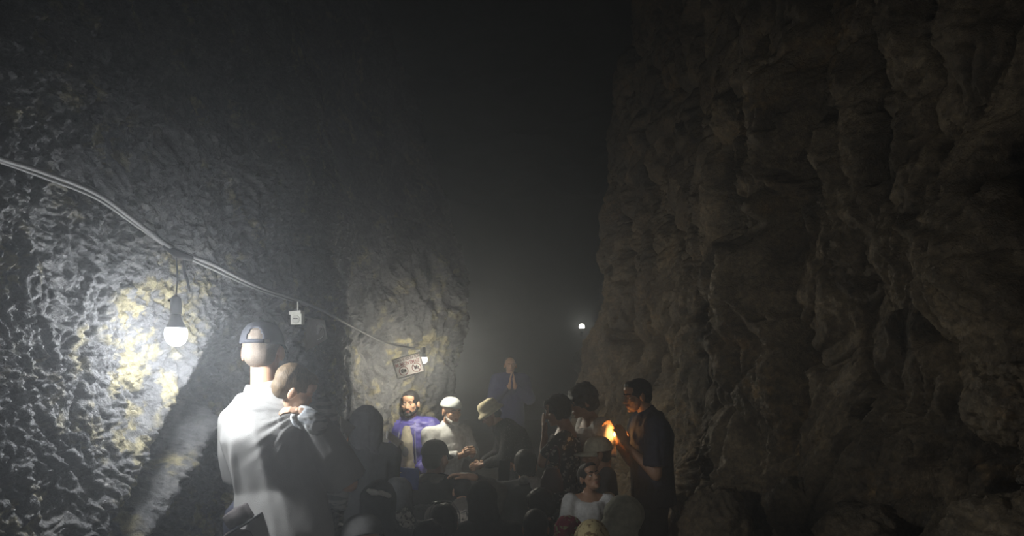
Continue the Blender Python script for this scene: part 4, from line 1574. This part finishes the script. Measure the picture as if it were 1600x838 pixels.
# ---- woman in the floral dress ---------------------------------------
J = J_with(STAND(), head=(0, .06, 1.63), shR=(.165, .0, 1.41), shL=(-.165, .0, 1.41), elL=(-.19, .17, 1.22), wrL=(-.09, .16, 1.44))
o, HM = person('short-haired woman in a black dress with pale flowers, hand raised to her face', root_at(882, 5.05), math.pi / 2 - .1, J, .795,
               (.12, -.28, 0), 1.0, skin_mid, .016, .006, hands={'L': ('flat', (.05, .1, 1), (.3, -1, .1))})
hair_cap(o, HM, hair_black, 'bob', .008, 4)
torso_wear(o, 'dress_top', J, floral, 'short', .024, .06, .98, .014, .010, 22, collar=False)
skirt_wear(o, J, floral, 23, .12, .20, name='dress_skirt')
shoes(o, J, shoe_black)
hb = empty('handbag', at(862, 745, 4.84), 'dark maroon handbag hanging at the front of the floral dress', 'bag')
put('bag_body', displaced(remesh(Geo().add(loft([((0, 0, -.10), v3(1, 0, 0), v3(0, 1, 0), .075, .04), ((0, 0, -.02), v3(1, 0, 0), v3(0, 1, 0), .070, .045), ((.005, 0, .055), v3(1, 0, 0), v3(0, 1, 0), .045, .025)])), .010, 4), folds(.006, 12, 10, 4)), cloth('maroon_leather', (0.07, 0.022, 0.030), None, .4, 30, .3, .4), hb)
put('bag_strap', tube(smooth_path([(-.04, 0, .045), (-.02, 0, .13), (.03, .01, .19), (.05, .01, .12), (.045, 0, .045)], 6), .006, 8), MAT['maroon_leather'], hb)
put('bag_clasp', tube([(-.035, -.018, .055), (.035, -.018, .062)], .004, 8), plain('steel', (0.6, 0.6, 0.6), .25, 1.0), hb)

# ---- curly-haired youth in white ---------------------------------------
J = J_with(STAND(), head=(.0, .09, 1.61), neck=(0, .02, 1.48), elL=(-.235, -.02, 1.15), wrL=(-.22, .08, .92), elR=(.24, .05, 1.15), wrR=(.22, .10, .92))
o, HM = person('curly-haired youth in a white t-shirt standing behind the floral dress', root_at(927, 5.12), math.pi / 2 + .25, J, .838,
               (.0, -.22, 0), 1.0, skin_tan, .016, .0055, hands={'L': ('grip', None, None)}, face=True)
hair_cap(o, HM, hair_black, 'curly', .008, 5)
torso_wear(o, 'tshirt', J, cloth('bright_white_cotton', (0.80, 0.80, 0.78)), 'short', .026, .12, 1.0, .014, .010, 24, collar=False)
leg_wear(o, J, cloth('khaki_trousers', (0.25, 0.24, 0.20)))
shoes(o, J, shoe_black)

# ---- man in the dark polo with the flame --------------------------------
py_ = 4.95
J = J_with(STAND(), head=(.0, .12, 1.615), neck=(0, .04, 1.48), chest=(0, .02, 1.32), shL=(-.20, .03, 1.39), shR=(.20, .03, 1.40), elL=(-.235, .05, 1.06), wrL=(-.10, .225, 1.26),
           elR=(.22, .10, 1.10), wrR=(.03, .29, 1.30))
o, HM = person('man in a dark polo shirt holding a small flame in cupped hands', root_at(1020, py_), math.pi / 2 + .12, J, .865,
               (.16, -.14, 0), 1.0, skin_mid, .014, .0045, face=True,
               hands={'L': ('relaxed', (.05, .40, .90), (1, .25, .0)), 'R': ('relaxed', (-.1, .45, .85), (-1, .2, 0))}, hand_voxel=.005, bulk=1.05)
hair_cap(o, HM, hair_black, 'short', .006, 6)
brows(o, HM, hair_black)
torso_wear(o, 'polo_shirt', J, polo_cloth, 'short', .030, .14, 1.08, .011, .014, 26, 9, 4)
leg_wear(o, J, black_cloth, .026)
shoes(o, J, shoe_black)
MW = Matrix.Translation(root_at(1020, py_)) @ Matrix.Rotation(math.pi / 2 + .12, 4, 'Z') @ Matrix.Scale(.865, 4)
fp = MW @ Vector((-.030, .300, 1.315))
cd = empty('candle', fp, 'small lit candle glowing inside the cupped hands of the polo man', 'candle')
put('candle_stick', lathe([(.009, -.055), (.009, 0), (.006, .001)], 14), plain('candle_wax', (0.75, 0.62, 0.40), .5), cd)
put('wick', tube([(0, 0, 0), (.001, 0, .008)], .001, 6), hole_black, cd)
put('flame', lathe([(.001, .004), (.0065, .010), (.008, .016), (.0055, .027), (.0025, .037), (.0005, .043)], 12), emitter('candle_flame', (1.0, 0.48, 0.13), FLAME), cd)

# ---- boy looking up -------------------------------------------------------
J = J_with(STAND(), head=(0, .03, 1.655), elL=(-.24, .05, 1.15), wrL=(-.15, .26, 1.02), elR=(.24, .05, 1.15), wrR=(.15, .26, 1.02))
for kk in ('head', 'neck'):
    pass
o, HM = person('boy in a white t-shirt with lifted face below the cream cap', root_at(921, 4.32), math.pi + .10, J, .58,
               (.28, .42, .1), 1.18, skin_tan, .018, .005, face=True, bulk=.92)
hair_cap(o, HM, hair_black, 'short', .007, 7)
brows(o, HM, hair_black)
torso_wear(o, 'tshirt', J, white_cloth, 'short', .028, .12, .95, .016, .010, 28, collar=False)
leg_wear(o, J, denim)
shoes(o, J, shoe_black)

# ---- child in the cream baseball cap -----------------------------------------
J = J_with(STAND(), head=(0, .05, 1.60))
o, HM = person('child in a cream baseball cap turned to the side behind the boy', root_at(941, 4.70), math.pi / 2 + .1, J, .655,
               (.0, -.10, 0), 1.25, skin_tan, .018, .008)
ball_cap(o, HM, cream_cloth, 0.0, .0, k=.016)
hair_cap(o, HM, hair_black, 'fade', .009, 8)
torso_wear(o, 'top', J, black_cloth, 'short', .026, .12, .95, .018, .010, 30, collar=False)
leg_wear(o, J, black_cloth)
shoes(o, J, shoe_black)


# ---- the crowd on the ground ---------------------------------------------------
def crouch(label, px, top_y, Y, yaw, clothes, head_dir=(0, -.15, 0), lean=0.0, J=None, hands=None, hand_kind='relaxed', bulk=1.0, hv=.009,
           seed=0, skin_mat=None, legs=None, cover=None, sleeve='long', amp=.014, headless_top=1.03):
    zt = EYE - (top_y - HORIZON) / F_PX * Y
    s = zt / headless_top
    Jk = J or KNEEL()
    if lean:
        for k in Jk:
            if k[:2] in ('ch', 'ne', 'he', 'sh', 'el'):
                Jk[k] = Jk[k] + v3(0, lean * (Jk[k][2] - .3), 0)
    o, HM = person(label, root_at(px, Y), yaw, Jk, s, head_dir, 1.0, skin_mat or skin_tan, .020, hv, hands, hand_kind, bulk)
    torso_wear(o, 'jacket', Jk, clothes, sleeve, .032, .06, bulk * 1.05, .017, amp, seed)
    leg_wear(o, Jk, legs or black_cloth, .03, bulk, .022)
    return o, HM, Jk, s


# young man in a black cap, collar showing
o, HM, J, s = crouch('young man in a black cap and black jacket with pale collar, below the indigo jacket', 677, 691, 5.3, -.15, black_cloth, (-.35, -.05, 0), seed=40, hv=.006)
ball_cap(o, HM, black_cloth, 0.0, .0, k=.012)
hair_cap(o, HM, hair_black, 'fade', .009, 9)
x, y, z = frame(J['head'] - J['neck'])
P = np.array([[J['neck'] + x * math.cos(t) * r + y * math.sin(t) * r * .92 + z * h for t in np.linspace(0, 2 * math.pi, 37)] for r, h in ((.115, -.03), (.112, .0), (.094, .035), (.086, .036), (.09, .0))])
put('collar', grid_geo(P), cloth('khaki_collar', (0.30, 0.28, 0.22)), o)
put('back_print', displaced(remesh(Geo().add(sphere(J['chest'] + v3(0, -.185, .03), (.085, .018, .022))), .008, 2), folds(.006, 30, 30, 2)), cloth('grey_badge', (0.30, 0.30, 0.29)), o)

# woman with dark hair covering, hand lifted
J = J_with(STAND(), head=(.0, .05, 1.62), elL=(-.27, -.02, 1.17), wrL=(-.20, -.03, 1.40), elR=(.19, .14, 1.14), wrR=(.17, .32, 1.22))
o, HM = person('woman in a charcoal headscarf with one hand lifted, beside the grey-shirted man', root_at(574, 4.5), .2, J, .755,
               (-.2, -.1, 0), 1.05, skin_mid, .018, .007, hands={'L': ('point', (.1, .2, 1), (0, 1, 0)), 'R': ('grip', (.2, .8, .3), (-1, 0, 0))})
scarf_wear(o, J, HM, char_cloth, 3, k=.030, low=-.20)
torso_wear(o, 'coat', J, black_cloth, 'long', .026, .16, .90, .015, .014, 42)
skirt_wear(o, J, black_cloth, 43, .10, .17)
shoes(o, J, shoe_black)
put('sleeve_trim', displaced(remesh(Geo().add(sphere(J['elR'] * .35 + J['wrR'] * .65, (.062, .062, .060))), .009, 2), folds(.008, 25, 25, 3)), lace, o)


def paper(label, corners, mat, thick=.002, name='sheet_of_paper', cat='paper'):
    a, b_, c, d = (np.array(at(*q)) for q in corners)
    n = 8
    P = np.array([[(a * (1 - u) + b_ * u) * (1 - v) + (d * (1 - u) + c * u) * v + np.array((0, .012 * math.sin(u * 3), .006 * math.sin(v * 4))) for v in np.linspace(0, 1, n)] for u in np.linspace(0, 1, n)])
    o = put(name, grid_geo(P), mat)
    o.modifiers.new('thickness', 'SOLIDIFY').thickness = thick
    return tag(o, label, cat)


paper('pale folded paper held out beside the charcoal headscarf', ((604, 673, 4.25), (631, 692, 4.35), (622, 699, 4.3), (603, 684, 4.2)), paper_white)
paper('grey paper tilted between the baby and the charcoal headscarf', ((531, 650, 3.7), (556, 668, 3.8), (541, 686, 3.78), (532, 668, 3.7)), plain('paper_grey', (0.45, 0.45, 0.43), .8))
bb = paper('blue banner with a white star in the crowd below the indigo jacket', ((616, 730, 4.86), (655, 733, 4.92), (653, 765, 4.92), (613, 762, 4.86)), plain('banner_blue', (0.04, 0.13, 0.80), .5), .006, 'banner', 'banner')
st_c = np.array(at(620, 743, 4.82))
put('star', Geo().add(cone(st_c + v3(-.022, 0, 0), st_c + v3(.028, 0, .018), .012, .002)).add(cone(st_c + v3(-.022, 0, 0), st_c + v3(.028, 0, -.020), .012, .002)).add(cone(st_c + v3(-.02, 0, -.02), st_c + v3(0, 0, .02), .008, .008)), paper_white, bb)

# woman in lace scarf leaning forward
o, HM, J, s = crouch('woman in a long grey lace scarf bending low beside the blue banner', 619, 764, 4.08, .12, black_cloth, (0, -.5, 0), .35, seed=44)
scarf_wear(o, J, HM, char_cloth, 5, k=.008, low=-.24)
sc = smooth_path([J['neck'] + v3(.02, -.10, .12), J['neck'] + v3(.075, -.13, .02), J['chest'] + v3(.10, -.18, .0), J['waist'] + v3(.03, -.20, .04), J['waist'] + v3(-.06, -.22, -.06), J['pelvis'] + v3(-.10, -.24, -.02)], 6)
def ribbon(path, w0, w1, thick=.016, wdir=(1, 0, 0)):
    m_ = len(path)
    rings = []
    for i, p in enumerate(path):
        d = np.array(path[min(i + 1, m_ - 1)]) - np.array(path[max(i - 1, 0)])
        x_, y_, z_ = frame(d, wdir)
        w = w0 + (w1 - w0) * i / (m_ - 1)
        rings.append((p, x_, y_, w, thick))
    return loft(rings, 18)
put('lace_scarf', displaced(remesh(ribbon(sc, .045, .060), .008, 2), folds(.008, 16, 6, 7)), lace, o)
sc2 = [p + v3(0, -.012, 0) for p in sc[len(sc) * 5 // 9:]]
put('scarf_end', displaced(remesh(ribbon(sc2, .050, .066, .02), .008, 2), folds(.010, 14, 5, 11)), cloth('ivory_scarf', (0.70, 0.70, 0.62)), o)

# person with mottled scarf over the back, hand on head
J = J_with(KNEEL(), elR=(.24, .05, .88), wrR=(.06, .06, 1.00), head=(0, .12, .86))
o, HM, J, s = crouch('person with a mottled grey scarf over the back and one hand laid on the head', 720, 740, 4.75, -.05, cloth('taupe_coat', (0.16, 0.145, 0.125)), (0, -.55, 0), .25, J=J,
                     hands={'R': ('relaxed', (-.9, .35, .15), (0, -.1, -1))}, seed=46, skin_mat=skin_mid, bulk=.88)
hair_cap(o, HM, hair_black, 'short', .009, 10)
sh = loft([(J['pelvis'] + v3(0, -.04, .0), v3(1, 0, 0), v3(0, 1, 0), .215, .19), (J['waist'] + v3(0, -.05, 0), v3(1, 0, 0), v3(0, 1, 0), .225, .20), (J['chest'] + v3(0, -.05, 0), v3(1, 0, 0), v3(0, 1, 0), .23, .20), (J['neck'] + v3(0, -.05, .0), v3(1, 0, 0), v3(0, 1, 0), .145, .13)], 28)
put('shawl', displaced(remesh(sh, .012, 3), folds(.018, 14, 2.2, 13)), camo, o)

# woman filming with a phone, pale scarf over the shoulder
J = J_with(KNEEL(), elL=(-.24, .16, .58), wrL=(-.16, .36, .80))
o, HM, J, s = crouch('dark-haired woman holding a phone up beside the trousers of the praying man', 822, 707, 5.5, .05, black_cloth, (0, -.05, 0), .05, J=J,
                     hands={'L': ('grip', (.2, .3, 1), (1, .3, 0))}, seed=48, skin_mat=skin_mid)
hair_cap(o, HM, hair_black, 'short', .008, 11, None, .006)
sc = smooth_path([J['neck'] + v3(-.06, -.10, .05), J['neck'] + v3(.06, -.13, .05), J['chest'] + v3(.13, -.20, .05), J['waist'] + v3(.17, -.23, .06), J['pelvis'] + v3(.24, -.23, .06)], 6)
put('pale_scarf', displaced(remesh(ribbon(sc, .045, .075, .02), .008, 2), folds(.010, 14, 5, 15)), cloth('grey_scarf', (0.60, 0.60, 0.58)), o)
ph = empty('phone', at(788, 735, 5.15), 'black phone held upright in the crowd in front of the praying man', 'phone', rz=.12)
put('phone_body', box((0, 0, 0), (.075, .009, .15), Matrix.Rotation(.35, 3, 'X')), shoe_black, ph, smooth=False)
put('phone_rim', tube([(-.038, -.004 + .02, -.07), (-.038, -.028, .07), (.038, -.028, .07)], .0025, 6), plain('steel', (0.6, 0.6, 0.6), .25, 1.0), ph)

# dark figures across the bottom of the frame
o, HM, J, s = crouch('person in black with glasses pushed up on the head', 692, 796, 3.9, .05, black_cloth, (.2, -.2, 0), .1, seed=50)
hair_cap(o, HM, hair_black, 'short', .008, 12, None, .004)
gl = put('glasses', tube(smooth_path([HM @ Vector(q) for q in ((-.096, -.05, .02), (-.094, -.03, .075), (-.055, -.015, .135), (0, -.012, .146), (.055, -.015, .135), (.094, -.03, .075), (.096, -.05, .02))], 5), .0035, 8), plain('glasses_grey', (0.25, 0.25, 0.25), .3), o)
for sx_ in (-.04, .04):
    put('lens', sphere((sx_, .015, .138), (.030, .022, .010)).moved(HM), shoe_black, gl)
o, HM, J, s = crouch('broad back in black with dark hood, beside the glasses at the bottom', 762, 768, 4.2, .2, black_cloth, (.1, -.4, 0), .3, bulk=1.25, seed=52)
scarf_wear(o, J, HM, black_cloth, 16, k=.01, low=-.22)
o, HM, J, s = crouch('person in a grey button-top cap at the bottom edge beside the grey-shirted man', 574, 824, 3.05, .3, char_cloth, (.2, -.35, 0), .2, seed=54)
ball_cap(o, HM, cloth('grey_felt', (0.10, 0.10, 0.098)), 0.0, .0, k=.022)
o, HM, J, s = crouch('dark-haired person in charcoal at the bottom edge under the ivory scarf end', 657, 826, 3.5, -.2, char_cloth, (.3, -.3, 0), .15, seed=56)
hair_cap(o, HM, hair_black, 'long', .010, 13)
o, HM, J, s = crouch('person with smooth dark hair at the bottom edge left of the pink headscarf', 840, 803, 4.0, .1, black_cloth, (-.2, -.1, 0), .05, seed=58)
hair_cap(o, HM, hair_black, 'short', .008, 14, .001, .004)
o, HM, J, s = crouch('woman in black with a white hair bow between the lace scarf and the grey shirt', 588, 762, 3.82, .1, black_cloth, (.1, -.25, 0), .1, seed=60)
scarf_wear(o, J, HM, black_cloth, 17, k=.005, low=-.25)
bow = remesh(Geo().add(sphere((-.03, -.128, .065), (.036, .020, .017), Matrix.Rotation(.3, 3, 'Y'))).add(sphere((.03, -.125, .052), (.045, .018, .014), Matrix.Rotation(.35, 3, 'Y'))), .006, 2)
put('hair_bow', displaced(bow, folds(.005, 30, 30, 19)).moved(HM), paper_white, o)
o, HM, J, s = crouch('person in black crouching between the phone and the floral dress hem', 872, 775, 4.4, .5, black_cloth, (.2, -.4, 0), .3, seed=62)
hair_cap(o, HM, hair_black, 'bob', .010, 15)

# pale hood and bright headscarves at bottom right
o, HM, J, s = crouch('person in a large pale sage hood in front of the polo man', 968, 790, 3.72, -.25, sage_cloth, (.1, -.25, .15), .1, seed=64)
hood_wear(o, HM @ Matrix.Rotation(.2, 4, 'Y'), sage_cloth, 21, .024)
o, HM, J, s = crouch('small child in a pink print headscarf at the bottom edge beneath the boy', 893, 812, 3.72, .2, black_cloth, (.1, -.2, 0), .05, seed=66)
scarf_wear(o, J, HM, pink_print, 23, k=-.008, low=-.2, spread=.10)
o, HM, J, s = crouch('small child in a gold embroidered skullcap at the bottom edge below the boy', 925, 824, 3.2, -.1, black_cloth, (0, -.1, 0), .05, seed=68)
hair_cap(o, HM, hair_black, 'fade', .009, 16)
skull_cap(o, HM, gold_print, low=-.01, k=.022)
